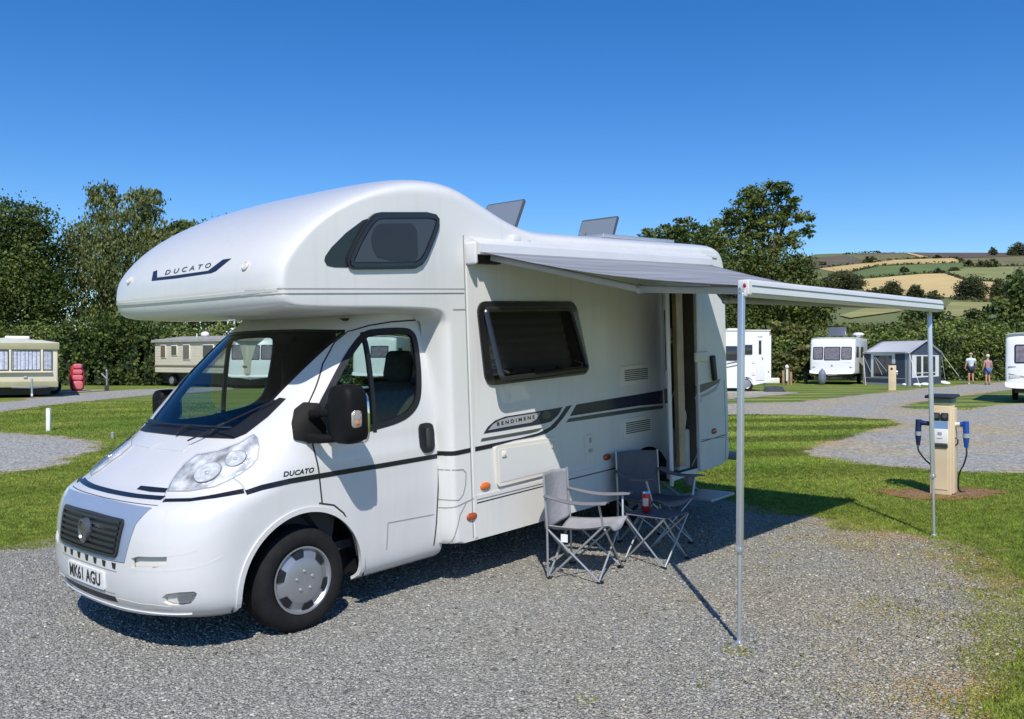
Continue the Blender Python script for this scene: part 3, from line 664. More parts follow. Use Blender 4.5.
# door recess, living-area recess behind the cab, rear wheel arch, window recess
cs=[]
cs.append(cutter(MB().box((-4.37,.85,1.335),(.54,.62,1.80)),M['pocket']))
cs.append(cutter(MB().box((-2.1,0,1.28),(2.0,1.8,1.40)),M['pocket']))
FW=rnd([(1.75,2.0),(2.85,2.0),(2.85,1.38),(1.75,1.38)],.08)
cs.append(cutter(MB().prism([(-p[0],p[1]) for p in FW],'y',-1.3,-.85),M['black2']))
ar=[(-3.73+.42*math.cos(a),.30+.46*max(math.sin(a),-.3)) for a in np.linspace(-.3,math.pi+.3,30)]
cs.append(cutter(MB().prism(ar,'y',.55,1.3),M['interior'])); cs.append(cutter(MB().prism(ar,'y',-1.3,-.55),M['interior']))
WO=rnd([(1.60,2.06),(2.64,2.06),(2.80,1.55),(1.66,1.535)],.07)   # side window opening (u,z)
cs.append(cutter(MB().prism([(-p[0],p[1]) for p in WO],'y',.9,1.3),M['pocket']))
boolean(coach,cs); coach.parent=mh
coach.data.polygons.foreach_set('use_smooth',[True]*len(coach.data.polygons)); coach.data.set_sharp_from_angle(angle=R(32))
# ---------------- cab shell with openings
cab=link('cab_body',me,[M['cab'],M['interior']],mh); cab.parent=None
sm=cab.modifiers.new('s','SOLIDIFY'); sm.thickness=.022; sm.offset=-1; sm.material_offset=1; sm.use_rim=True
WS=[(-.62,1.275),(-.3,1.262),(0,1.258),(.3,1.262),(.62,1.275),(.665,1.33),(.70,1.46),(.735,1.60),(.775,1.80),(.80,1.915),(.775,1.95),(.4,1.966),(0,1.97),(-.4,1.966),(-.775,1.95),(-.80,1.915),(-.775,1.80),(-.735,1.60),(-.70,1.46),(-.665,1.33)]
WSi=inset(WS,.018)
cs=[cutter(MB().prism([tuple(p) for p in WSi],'x',-.78,1.2),M['wsf'])]
DWp=[(313,428),(319,408),(330,389),(345,366),(360,346),(373,333),(385,330),(409,329),(418,332),(421,342),(420.5,372),(417,398),(409,412),(395,421),(372,428),(350,434),(322,437)]
DW=[Vector((p.x,p.y)) for p in catmull([Vector((*p,0)) for p in px2side(DWp,.96)],4,True)]
DWi=inset(DW,.02)
cs.append(cutter(MB().prism([(-p.x,p.y) for p in DWi],'y',.6,1.4),M['black'])); cs.append(cutter(MB().prism([(-p.x,p.y) for p in DWi],'y',-1.4,-.6),M['black']))
AC=(.03,.335); AR=.455
arc=[(-(AC[0]+AR*math.cos(a)),AC[1]+(AR*.985 if math.sin(a)>0 else AR)*math.sin(a)) for a in np.linspace(-.35,math.pi+.35,48)]
cs.append(cutter(MB().prism(arc,'y',.55,1.4),M['cab'])); cs.append(cutter(MB().prism(arc,'y',-1.4,-.55),M['cab']))
def camfront(poly):
    out=[]
    for a,b in poly:
        h=cast(BV_CAB,'cam',a,b)
        if h: out.append((h[0].y,h[0].z))
    return out
RC1=camfront([(131,558.5),(138,556.5),(167,556.8),(166,565.3),(159,567.5),(131,567.8)])
RC2=camfront([(162,597.5),(166,594),(180,592.3),(194,591.5),(197,593.5),(195.5,599),(190.5,603.5),(180,605.5),(169,605),(163,602)])
for pl_ in(RC1,RC2):
    for sg_ in(1,-1): cs.append(cutter(MB().prism([(sg_*y,z) for y,z in pl_],'x',.45,1.3),M['beige']))
boolean(cab,cs); cab.parent=mh
cab.data.polygons.foreach_set('use_smooth',[True]*len(cab.data.polygons)); cab.data.set_sharp_from_angle(angle=R(38))
for o in CUT: bpy.data.objects.remove(o)
# ---------------- under floor, wheel wells, wheels
mb=MB(); mb.box((-2.35,0,.40),(5.6,1.55,.16)); mb.build('underfloor_blocker',M['black'],mh)  # dark box added under cab and coach to block light
for s in(1,-1):
    mb=MB(); aa=np.linspace(-.17,math.pi+.17,34); vs=[];fs=[]
    for a in aa:
        for y in(.955,.55): vs.append((-(AC[0]+.50*math.cos(a)),s*y,AC[1]+.50*math.sin(a)))
    for i in range(len(aa)-1): fs.append((2*i,2*i+1,2*i+3,2*i+2))
    k=len(vs); vs+=[(-(AC[0]),s*.55,AC[1])]; fs+=[(2*i+1,k,2*i+3) for i in range(len(aa)-1)]
    mb.add(vs,fs); mb.build('wheel_well',M['black'],mh)
def wheel(u,s,steer=0.):
    y0=s*.965; e=thing_part('wheel',mh)
    tp=[(.205,-.02),(.222,.0),(.235,.006),(.262,.012),(.295,.008),(.318,-.008),(.330,-.026),(.337,-.045)]
    for g in(.075,.11,.145): tp+=[(.339,-(g-.006)),(.331,-(g-.003)),(.331,-(g+.003)),(.339,-(g+.006))]
    tp+=[(.337,-.175),(.325,-.2),(.295,-.215),(.2,-.2)]
    mb=MB(); mb.lathe([(r,s*h) for r,h in tp],(0,0,0),'y',64); t=mb.build('tyre',M['rubber'],e,30)
    mb=MB(); mb.lathe([(.200,s*-.03),(.212,s*-.002),(.216,s*.004),(.205,s*.004),(.198,s*-.006),(.19,s*-.014),(.183,s*-.012),(.150,s*.006),(.130,s*.016),(.06,s*.019),(.0,s*.019)],(0,0,0),'y',64)
    h=mb.build('hubcap',M['silver'],e,25)
    for k in range(6):
        mb=MB(); a=k*math.pi/3+.35
        P=[(r*math.cos(a+q),r*math.sin(a+q)) for r,q in((.150,-.20),(.190,-.24),(.196,0),(.190,.24),(.150,.20))]
        mb.add([(x,s*(.0105 if i in(0,4) else -.002),z) for i,(x,z) in enumerate(P)]+[(x,s*-.02,z) for x,z in P],[(0,1,2,3,4)]+[(i,(i+1)%5,(i+1)%5+5,i+5) for i in range(5)])
        mb.build('vent_slot',M['black'],h)
    for k in range(5):
        a=k*2*math.pi/5+.3; b=MB(); b.lathe([(.0,s*.027),(.008,s*.027),(.011,s*.02),(.012,s*.01)],(.062*math.cos(a),0,.062*math.sin(a)),'y',10); b.build('wheel_bolt',M['alud'],e,40)
    e.location=(-u,y0,.338); return e
def thing_part(name,parent):
    o=bpy.data.objects.new(name,None); COL.objects.link(o); o.parent=parent; o.empty_display_size=.05; return o
for u in(0.03,3.73):
    for s in(1,-1): wheel(u,s)
# ---------------- cab trim
ribbons('arch_lip',[[(AC[0]+(AR+.012)*math.cos(a),AC[1]+(AR*.985+.012)*math.sin(a)) for a in np.linspace(-.15,math.pi+.12,60)]],'side',BV_CAB,.016,M['cab'],mh,off=.012,mirror=True)
# windscreen
ws=panel('windscreen',WS,'front',BV_CAB,M['ws'],mh,off=-.006,thick=.001,step=.06)
ring=MB()
ribbon(ring,[tuple(p) for p in inset(WS,.022)]+[tuple(inset(WS,.022)[0])],'front',BV_CAB,.024,-.003,.004,.03); ring.build('edge_print',M['wsf'],ws)
# cowl
cowl=[(133,428),(139,419.5),(150,419),(180,426.5),(210,430),(228,431.5),(240,424),(262,408),(280,398),(286,399),(268,417),(246,434),(234,439),(205,438),(170,435),(145,432)]
panel('scuttle',cowl,'cam',BV_CAB,M['black'],mh,off=.006,step=2.5)
def at_body(px,py,off,bvh=BV_CAB):
    h=None
    for k in range(40):
        h=cast(bvh,'cam',px+k*.7,py)
        if h: break
    return h[0]+h[1]*off
for a,b,c in(((178,436),(195,429),(149,426)),((212,437),(228,427),(277,403))):
    mb=MB(); p0,p1,p2=at_body(*a,.03),at_body(*b,.035),at_body(*c,.03)
    mb.tube([p0,p0.lerp(p1,.6)+Vector((0,0,.01)),p1],.011,8); mb.tube([p1.lerp(p2,-.75),p1,p2],[.006,.008,.006],6); mb.build('wiper',M['black'],mh,40)
# door glass
for s,md in((1,'side'),(-1,'far')):
    g=panel('door_window',DW,md,BV_CAB,M['dglass'],mh,off=-.008,thick=.001,step=.06)
    r=MB(); ribbon(r,[tuple(p) for p in inset(DW,.010)]+[tuple(inset(DW,.010)[0])],md,BV_CAB,.022,.003,.02,.03)
    q=px2side([(371.5,332),(371.5,432)],.96); ribbon(r,[tuple(q[0]),tuple(q[1])],md,BV_CAB,.016,.003,.02,.03)
    r.build('window_seal',M['black'],g)
# door shut lines, both sides
dl=px2side([(318.5,503),(315,470),(311,445),(309.5,420),(312,406),(322,389),(336,364),(352,342),(364,331),(380,325),(400,321.5),(434,319)],.97)
dl2=px2side([(318,503),(333,505),(343,513),(352,530),(359,556)],1.0); dl3=px2side([(437.5,318),(438,400),(437,520),(436,546)],1.0)
door_lines=[[tuple(p) for p in dl],[tuple(p) for p in dl2],[tuple(p) for p in dl3]]
ribbons('door_gap',door_lines,'side',BV_CAB,.0055,M['darkseam'],mh,off=.0015,mirror=True)
pl=px2side([(388,523),(434,514.5)],1.0); pl2=px2side([(388,523),(388,550)],1.0)
ribbons('door_crease',[[tuple(p) for p in pl],[tuple(p) for p in pl2]],'side',BV_CAB,.004,M['seam'],mh,off=.0015,mirror=True)
hd=px2side([(418.5,428),(420,424),(427,422.5),(432,424),(433.5,432),(433,447),(430,452),(423,453),(419,448)],1.0)
h,h2=panel('door_handle',rnd(hd,.02),'side',BV_CAB,M['black'],mh,off=.012,thick=.014,step=.02,mirror=True)
hb=MB(); c=cast(BV_CAB,'side',*px2side([(426,438)],1.0)[0])[0]; hb.ell((c.x,c.y+.018,c.z),(.016,.014,.075),.6); hb.build('grip',M['interior'],h,40)
# body stripe on the cab
for ln,hw in(([(163.8,500.5),(190,500),(215,496.5),(244,491)],.017),([(245.8,492.8),(262,487.5),(290,481),(325,475)],.0165),([(325,475),(380,465.8),(437,456)],.0165)):
    ribbons('body_stripe',[ln],'cam',BV_CAB,hw,M['satin'],mh,off=.0025,step=3,mirror=True)
ribbons('body_stripe',[[(-.64,.946),(-.3,.939),(0,.937),(.3,.939),(.585,.944)]],'front',BV_CAB,.021,M['satin'],mh,off=.0025)
# bonnet shut lines and louvres
ribbons('bonnet_gap',[catmull([(163.5,503),(164.5,495),(167,491.5)],4),catmull([(233,478),(242,485),(247,494)],6)],'cam',BV_CAB,.003,M['seam'],mh,off=.001,step=3,mirror=True)
ribbons('bonnet_gap',[[(y,.908+.006*abs(y)) for y in np.linspace(-.62,.62,30)]],'front',BV_CAB,.003,M['darkseam'],mh,off=.001)
panel('bonnet_badge',[(137,489.5),(141,486),(168,488.6),(165,492.8),(150,492)],'cam',BV_CAB,M['satin'],mh,off=.004,step=3)
for q in([(146,439),(163,441.5),(150,448),(133,445)],[(169,442.5),(192,445),(183,451.5),(158,449)]):
    panel('bonnet_louvre',q,'cam',BV_CAB,M['cab'],mh,off=.003,step=3)
# headlights
HL=[(168,491.5),(171,484),(177,475),(185,465),(197.6,455.5),(217.7,452),(240,443.5),(254,434.8),(257.5,438),(259,446),(257.7,457.7),(252,465.5),(241,473.5),(227.7,481),(214,487),(190,491.2)]
hl,hl2=panel('headlight',HL,'cam',BV_CAB,M['lens'],mh,off=.004,thick=.02,step=2.5,mirror=True)
for src_,sg_ in((hl,1),(hl2,-1)):
    pass
lc1,lc2=panel('headlight_lens',HL,'cam',BV_CAB,M['lensc'],None,off=.018,thick=.0,step=3,mirror=True); lc1.parent=hl; lc2.parent=hl2
HLr=MB(); ribbon(HLr,HL+[HL[0]],'cam',BV_CAB,.004,.005,.01,3)
hr=HLr.build('headlight_rim',M['alud'],hl); m2=mirror_mesh(hr.data); p2=bpy.data.objects.new('headlight_rim',m2); COL.objects.link(p2); p2.parent=hl2
for (px,py,r_) in((208,473,.085),(236,459,.065)):
    c=cast(BV_CAB,'cam',px,py); p,n=c
    for sgn,par in((1,hl),(-1,hl2)):
        nn=Vector((n.x,n.y*sgn,n.z)); pp=Vector((p.x,p.y*sgn,p.z)); q=nn.to_track_quat('Z','Y').to_matrix()
        mb=MB(); mb.lathe([(r_,.010),(r_*.9,.007),(r_*.6,.0050),(r_*.3,.0045),(0,.0045)],(0,0,0),'z',28); mb.v=[tuple(pp+q@Vector(v)) for v in mb.v]
        mb.build('lamp_bowl',M['lens2'],par,40)
        mb=MB(); mb.tube([pp+q@Vector((r_*1.02*math.cos(a_),r_*1.02*math.sin(a_),.007)) for a_ in np.linspace(0,2*math.pi,29)],.0035,6,cap=False); mb.build('lamp_ring',M['ringd'],par,40)
        mb=MB(); mb.ell(tuple(pp+q@Vector((0,0,.006))),(r_*.24,r_*.24,r_*.14)); mb.build('bulb',M['bulb'],par,60)
# front panel, grille, plate
fp=panel('front_panel',[(-.60,.897),(-.25,.902),(0,.903),(.25,.902),(.60,.897),(.535,.80),(.48,.58),(.2,.572),(0,.57),(-.2,.572),(-.48,.58),(-.535,.80)],'front',BV_CAB,M['bluegrey'],mh,off=.008,thick=.012,step=.04)
gpoly=rnd([(-.43,.815),(0,.82),(.43,.815),(.405,.605),(0,.598),(-.405,.605)],.03)
gr=panel('grille',gpoly,'front',BV_CAB,M['black'],mh,off=.011,thick=.002,step=.04)
mb=MB()
for k in range(6):
    z=.632+k*.034; hw=.405+.02*(z-.6)/.2-.015
    ribbon(mb,[(y,z) for y in np.linspace(-hw,hw,24)],'front',BV_CAB,.0085,.026,.0)
ribbon(mb,[tuple(p) for p in gpoly]+[tuple(gpoly[0])],'front',BV_CAB,.009,.022,.0)
mb.build('grille_slat',mat('grille_grey',(.022,.023,.026),.45),gr,35)
c=cast(BV_CAB,'front',0,.715)[0]
mb=MB(); mb.lathe([(.0,.042),(.045,.040),(.060,.036),(.066,.048),(.076,.046),(.082,.01)],(0,0,0),'x',28); mb.v=[(x+c.x,y*.82+c.y,z*1.0+c.z) for x,y,z in mb.v]
mb.build('badge',mat('badge_grey',(.20,.205,.215),.25,metal=.7),gr,40)
for k in range(7):
    y=-.36+k*.12
    panel('air_slot',[(y-.022,.561),(y+.028,.561),(y+.026,.524),(y-.004,.528)],'front',BV_CAB,M['black'],mh,off=.002,step=.02)
pk=cast(BV_CAB,'front',0,.44)[0]
pt=panel('number_plate',rnd([(-.262,.492),(.262,.492),(.262,.382),(-.262,.382)],.008,3),'front',BV_CAB,M['plate'],mh,off=.012,thick=.012,step=.05)
text_on('plate_lettering','MK61 AGU',(0,.437),.112,'front',BV_CAB,M['black'],pt,xs=.86,ys=.98,off=.0145,bold=.0025,flip=-1 if False else 1)
ribbons('plate_surround',[[(-.40,.512),(.40,.512)],[(-.37,.372),(.37,.372)]],'front',BV_CAB,.0035,M['seam'],mh,off=.001)
panel('lower_grille',[(-.40,.352),(-.2,.35),(.0,.35),(.36,.352),(.37,.318),(.1,.308),(-.1,.308),(-.36,.330)],'front',BV_CAB,M['black'],mh,off=.003,step=.04)
panel('bumper_groove',[(117,598),(140,603.5),(172,606.8),(172,609.6),(140,608.5),(116,604)],'cam',BV_CAB,M['beige'],mh,off=.002,step=2.5,mirror=True)
bm_,_b=panel('bumper_recess',inset(RC1,-.02),'front',BV_CAB,M['beige'],mh,off=-.03,thick=.004,step=.04,mirror=True)
for k in range(4): ribbons('recess_slat',[[(RC1[2][0]-.10,.60-.012*k-.03),(RC1[2][0]+.03,.60-.012*k-.03)]],'front',BV_CAB,.0035,M['greyvinyl'],bm_,off=-.018)
bm_,_b=panel('fog_recess',inset(RC2,-.02),'front',BV_CAB,M['beige'],mh,off=-.026,thick=.004,step=.04,mirror=True)
for k in range(5): ribbons('recess_slat',[[(max(p[0] for p in RC2)-.085,max(p[1] for p in RC2)-.018-.012*k),(max(p[0] for p in RC2)-.012-.006*k,max(p[1] for p in RC2)-.018-.012*k)]],'front',BV_CAB,.003,M['greyvinyl'],bm_,off=-.012)
ribbons('bumper_lip',[[(y,.275+.02*abs(y)**3) for y in np.linspace(-.86,.86,50)]],'front',BV_CAB,lambda f:.002+.012*min(1,f*6,(1-f)*6),M['cab'],mh,off=.010)
ribbons('bumper_crease',[catmull([(168,556),(185,553.5),(198,549.5)],6),catmull([(128,569.5),(160,571),(200,566.5),(222,557)],6)],'cam',BV_CAB,.006,M['cab'],mh,off=.001,step=3,mirror=True)
text_on('model_name','DUCATO',px2side([(296,472)],.98)[0],.042,'side',BV_CAB,M['black'],mh,shear=.3,xs=1.2,space=1.05,off=.003,bold=.0012,rot=R(0),flip=1)
# mirrors
for s in(1,-1):
    e=thing_part('wing_mirror',mh); Y=lambda y:s*y if s>0 else -(.99+(y-.99)*.62)
    base=px2side([(296.5,440),(298,426),(304,412),(312,404),(322,404.5),(324,418),(324,436),(312,443)],.985)
    if s==1: panel('mirror_mount',rnd(base,.012),'side',BV_CAB,M['blackr'],e,off=.022,thick=.03,step=.03,smooth=25)
    else: panel('mirror_mount',rnd(base,.012),'far',BV_CAB,M['blackr'],e,off=.022,thick=.03,step=.03,smooth=25)
    mb=MB()
    mb.tube([(-.13,Y(.99),1.395),(-.14,Y(1.10),1.41),(-.20,Y(1.22),1.405)],[.034,.026,.024],10)
    mb.tube([(-.10,Y(.99),1.25),(-.13,Y(1.10),1.245),(-.20,Y(1.22),1.25)],[.04,.03,.026],10); mb.build('mirror_arm',M['blackr'],e,40)
    mb=MB(); mb.ell((-.225,Y(1.235),1.40 if s>0 else 1.37),(.095,.125 if s>0 else .09,.188 if s>0 else .13),.5,24); mb.build('mirror_housing',M['blackr'],e,50)
    mb=MB(); mb.ell((-.312,Y(1.235),1.375),(.014,.108 if s>0 else .075,.17 if s>0 else .12),.5,20); mb.build('mirror_glass',M['chrome'],e,50)
    mb=MB(); mb.ell((-.205,Y(1.345),1.375),(.042,.020,.058),.5,14); mb.build('indicator',mat('clear_indicator',(.50,.43,.38),.12,metal=.4,bump=.6,bscale=60,coat=1),e,50)
    mb=MB(); mb.ell((-.205,Y(1.362),1.35),(.014,.008,.014)); mb.build('indicator_bulb',M['amber'],e,50)
# cab interior
mb=MB()
prof=[(-.24,1.19),(-.16,1.225),(.05,1.225),(.28,1.19),(.34,1.12),(.30,.95),(.36,.75),(.30,.5),(-.2,.5)]

rows=[]
for u,z in prof: h=.60 if u<-.2 else (.80 if u<.1 else .90); rows.append((L3(u,-h,z),L3(u,h,z)))
k=len(rows); mb.add([r[0] for r in rows]+[r[1] for r in rows],[tuple(range(k)),tuple(range(k,2*k))[::-1]]+[(i,i+k,(i+1)%k+k,(i+1)%k) for i in range(k)]); mb.box((-.75,0,.47),(1.0,1.7,.06)); mb.build('dashboard',M['interior'],mh)
mb=MB(); c=Vector((-.42,-.42,1.20)); ax=Vector((-.62,0,.78)); q=ax.to_track_quat('Z','Y').to_matrix()
ring_=[c+q@Vector((.19*math.cos(a),.19*math.sin(a),0)) for a in np.linspace(0,2*math.pi,33)]
mb.tube(ring_,.016,8,cap=False); mb.tube([c+q@Vector((-.18,0,0)),c,c+q@Vector((.18,0,0))],.02,6); mb.tube([c,c+q@Vector((0,-.18,0))],.02,6); mb.tube([c,c-ax*.25],.035,8)
mb.build('steering_wheel',M['interior'],mh,40)
for s in(1,-1):
    e=thing_part('cab_seat',mh)
    mb=MB(); mb.box((-.92,s*.48,.80),(.52,.50,.16),bev=.06); mb.build('seat',M['seatf'],e,40)
    mb=MB(); rt=Matrix.Rotation(R(-14),3,'Y'); mb.box((-1.20,s*.48,1.18),(.15,.50,.70),rt,bev=.06); mb.build('backrest',M['seatf'],e,40)
    mb=MB(); mb.box((-1.31,s*.48,1.64),(.12,.27,.24),rt,bev=.05); mb.tube([(-1.28,s*.48-.06,1.45),(-1.3,s*.48-.06,1.6)],.008,6); mb.tube([(-1.28,s*.48+.06,1.45),(-1.3,s*.48+.06,1.6)],.008,6); mb.build('headrest',M['seatf'],e,40)
mb=MB(); mb.box((-.93,0,2.005),(.60,1.45,.02)); mb.build('headlining',M['interior'],mh)
mb=MB(); mb.ell((-.62,0,1.88),(.02,.13,.035),.5); mb.tube([(-.62,0,1.9),(-.58,0,1.97)],.01,6); mb.build('rear_view_mirror',M['black'],mh,40)
# ---------------- coach details
seams=[]
S=lambda pts,y=WB:[tuple(p) for p in px2side(pts,y)]
ribbons('panel_joint',[[(-.25,2.192),(.4,2.197),(1.41,2.205)],[(1.415,.36),(1.415,1.2),(1.415,2.60)],[(1.285,2.055),(1.415,2.055)]],'side',BV_CO,.005,M['seam'],mh,off=.002)
ribbons('moulding_bead',[[(1.445,.36),(1.445,2.38)]],'side',BV_CO,.012,M['grp'],mh,off=.008)
ribbons('moulding_bead',[[(-.25,2.175),(.4,2.18),(1.40,2.188)]],'side',BV_CO,.010,M['grp'],mh,off=.007)
for l_ in([(1.46,.612),(2.5,.625),(3.30,.63)],[(4.66,.69),(5.2,.71)]): ribbons('skirt_rail',[l_],'side',BV_CO,.0045,M['darkseam'],mh,off=.0015)
ribbons('skirt_rail',[[(1.46,.655),(2.5,.665),(3.30,.668)]],'side',BV_CO,.014,M['grp'],mh,off=.007)
nb=[(y,2.178+.012*(abs(y)/1.1)**3) for y in np.linspace(-1.10,1.10,60)]
ribbons('moulding_bead',[nb],'front',BV_CO,.010,M['grp'],mh,off=.008)
# fairing flap beside the cab door
ribbons('fairing_groove',[S([(438.5,472.5),(452,470.5),(463,469.5),(466,473),(465.5,485),(463,495),(459,500),(440,502.5)]),S([(437,515),(450,510),(464,503),(477,497)]),S([(466,503),(460,515),(457,530),(455,548)])],'side',BV_CO,.0045,M['seam'],mh,off=.002)
# stripe on the fairing and the side
for ln in ([(438.5,456),(455,453.3),(470.5,450)],[(472.5,449.7),(492,445.6)]):
    ribbons('body_stripe',[S(ln)],'side',BV_CO,.0165,M['satin'],mh,off=.003)
panel('body_stripe',S([(490,443.8),(520,437.8),(538,433),(550,427),(558,418.5),(566.2,406.3),(571.8,405.2),(563,418),(555,427.5),(546,433.5),(534,436.8),(515,440.2),(492,446.8)]),'side',BV_CO,M['navy'],mh,off=.003,step=.05)
panel('body_stripe',S([(576.5,404.5),(600,400.5),(640,394),(663,390),(663,403.5),(640,405.5),(570,416)]),'side',BV_CO,M['navy'],mh,off=.003,step=.1)
panel('body_stripe',S([(569,418.5),(600,413.5),(640,407.5),(663,405.3),(663,408.3),(640,411.5),(566,422.5)]),'side',BV_CO,M['darkgrey'],mh,off=.003,step=.1)
g=panel('side_graphic',S([(483.5,433.5),(488,426.5),(495,420.5),(505,416.5),(540,411),(562.5,407),(558,415),(551,421.5),(544,423.5),(500,431)]),'side',BV_CO,M['navy'],mh,off=.003,step=.05)
panel('graphic_inlay',S([(488,430.2),(493,424),(500,420),(508,417.5),(540,412.5),(536,419),(531,422.3),(500,427.8)]),'side',BV_CO,M['greyvinyl'],g,off=.005,step=.05)
text_on('graphic_lettering','BENDIMENS',S([(515.5,420.5)])[0],.038,'side',BV_CO,M['satin'],g,xs=1.5,space=1.6,off=.007,bold=.001,flip=1,rot=R(2))
panel('graphic_disc',[tuple(Vector(S([(546,415)])[0])+Vector((.055*math.cos(a),.035*math.sin(a)))) for a in np.linspace(0,6.283,18)[:-1]],'side',BV_CO,M['darkgrey'],g,off=.006,step=.05)
panel('side_graphic',S([(480.5,441.5),(482,438.3),(510,433.5),(543,427.5),(538,431),(530,433.2),(505,437.5)]),'side',BV_CO,M['darkgrey'],mh,off=.003,step=.05)
# locker hatch
hp=[(1.665,1.015),(2.40,1.005),(2.455,.715),(1.68,.70)]
h=panel('locker_hatch',rnd(hp,.035),'side',BV_CO,M['cream'],mh,off=.018,thick=.02,step=.08)
panel('hatch_door',rnd(inset(hp,.042),.015),'side',BV_CO,M['grpside'],h,off=.021,thick=.003,step=.08)
for u in(1.755,2.345): mb=MB(); mb.box((-u,WB+.026,.945),(.05,.012,.045),bev=.008); mb.lathe([(.0,.036),(.009,.036),(.011,.03)],(-u,WB,.945),'y',10); mb.build('hatch_catch',M['cream'],h,40)
# marker lamps
def oval(u,z,a,b,n=18): return [(u+a*math.cos(t),z+b*math.sin(t)) for t in np.linspace(0,2*math.pi,n+1)[:-1]]
for (px,py,m) in((485,486,'amber'),(606.5,457,'reda'),(714,431,'reda'),(471.5,516.5,'reda')):
    c=S([(px,py)])[0]; hit=cast(BV_CO,'side',*c)
    if hit: mb=MB(); mb.ell((hit[0].x,hit[0].y+.004,hit[0].z),(.055,.016,.03),.9,16); mb.build('marker_lamp',M[m],mh,50)
# vents, water inlet lock
def vent(px4):
    q=S(px4); v=panel('fridge_vent',rnd(q,.012,3),'side',BV_CO,M['cream'],mh,off=.012,thick=.014,step=.1)
    u0,u1=q[0][0]+.035,q[1][0]-.035; z0,z1=q[2][1]+.03,q[0][1]-.03
    mb=MB()
    for k in range(6):
        z=z0+(z1-z0)*(k+.5)/6; mb.box((-(u0+u1)/2,WB+.0125,z),(u1-u0,.006,(z1-z0)/14))
    mb.build('louvre',M['darkseam'],v)
vent([(621,366.5),(648.5,363),(648.5,382),(621,386)]); vent([(622.5,419.5),(650.5,414.5),(650.5,433),(622.5,438.5)])
lk=panel('water_inlet',rnd(S([(583.5,435.5),(591.5,434),(593.5,461),(585,463)]),.02),'side',BV_CO,M['cream'],mh,off=.012,thick=.014,step=.05)
c=S([(589,440)])[0]; mb=MB(); mb.box((-c[0],WB+.016,c[1]),(.02,.01,.04)); mb.box((-c[0],WB+.014,c[1]-.09),(.05,.006,.03)); mb.build('lock_cover',M['alud'],lk)
# luton window with its dark front corner
Z5=lambda pts:[(300+x/4.794,190+y/4.794) for x,y in pts]
panel('window_fill_panel',S(Z5([(116,340),(120,318),(150,275),(220,205),(300,145),(330,135),(262,235),(228,320),(226,372),(160,370),(128,362)])),'side',BV_CO,mat('dark_green_vinyl',(.022,.030,.028),.2),mh,off=.003,step=.06)
lwp=[Vector(p) for p in S(Z5([(220,345),(224,322),(262,235),(298,172),(330,130),(352,113),(380,107),(600,107),(645,118),(661,140),(660,175),(640,235),(605,320),(580,358),(545,378),(400,381),(250,382),(228,370)]))]
lw=panel('luton_window',lwp,'side',BV_CO,M['black2'],mh,off=.02,thick=.022,step=.06)
panel('window_glass',inset(lwp,.05),'side',BV_CO,M['lutonglass'],lw,off=.026,thick=.005,step=.06)
panel('window_blind',S(Z5([(330,230),(345,185),(370,163),(525,163),(548,195),(553,310),(540,343),(430,340),(360,325),(335,280)])),'side',BV_CO,mat('dark_blind',(.026,.028,.036),.3),lw,off=.0285,thick=.001,step=.06)
mb=MB(); ribbon(mb,[tuple(p) for p in inset(lwp,.028)]+[tuple(inset(lwp,.028)[0])],'side',BV_CO,.012,.03,.004,.03); mb.build('window_frame',M['black2'],lw,40)
# side window, hinged at the top and propped open
sw=[Vector(p) for p in ((1.54,2.10),(2.70,2.10),(2.865,1.51),(1.605,1.49))]
f=thing_part('side_window',mh)
mb=MB(); ribbon(mb,[tuple(p) for p in rnd(inset(sw,.03),.06)]+[tuple(rnd(inset(sw,.03),.06)[0])],'side',BV_CO,.036,.014,.004,.03); mb.build('window_seal',M['black2'],f,40)
HZ_=2.07; tilt=R(12.5)
def tl(p,out=0.):   # swing about the top edge
    dz=HZ_-p[1]; return Vector((-p[0],WB+.03+math.sin(tilt)*dz+math.cos(tilt)*out,HZ_-math.cos(tilt)*dz+math.sin(tilt)*out))
po=rnd([(1.565,2.075),(2.62,2.075),(2.70,1.51),(1.60,1.49)],.07,6); pi_=inset(po,.045); pii=inset(po,.012)
n=len(po); mb=MB()
vs=[tl(p,0) for p in po]+[tl(p,.016) for p in pii]+[tl(p,.022) for p in inset(po,.03)]+[tl(p,.012) for p in pi_]+[tl(p,-.012) for p in pi_]
mb.add(vs,[(a*n+i,a*n+(i+1)%n,((a+1)%5)*n+(i+1)%n,((a+1)%5)*n+i) for a in range(5) for i in range(n)]); mb.build('window_frame',M['black2'],f,40)
mb=MB(); mb.add([tl(p,.004) for p in inset(po,.04)],[tuple(range(n))]); mb.build('window_pane',M['acry'],f)
mb=MB()
for u in(1.72,2.70): mb.tube([(-u,WB-.02,1.62),tl((u,1.56))],.008,6)
mb.build('window_stay',M['alud'],f,40)
mb=MB()
for k in range(14): mb.box((-2.19,WB-.12+.006*(k%2),2.03-.038*k),(1.25,.004,.04),Matrix.Rotation(R(14 if k%2 else -14),3,'X'))
mb.build('pleated_blind',mat('blind_grey',(.34,.33,.30),.8),f)
mb=MB()
for p in((1.75,1.575),(2.0,1.57),(2.3,1.57),(2.55,1.575)): mb.box(tl(p,-.014),(.03,.02,.03))
mb.build('window_catch',M['interior'],f)
mb=MB(); mb.prism([(-p[0],p[1]) for p in inset(FW,-.01)],'y',-1.105,-1.10); mb.build('window_pane',M['dglass'],mh)
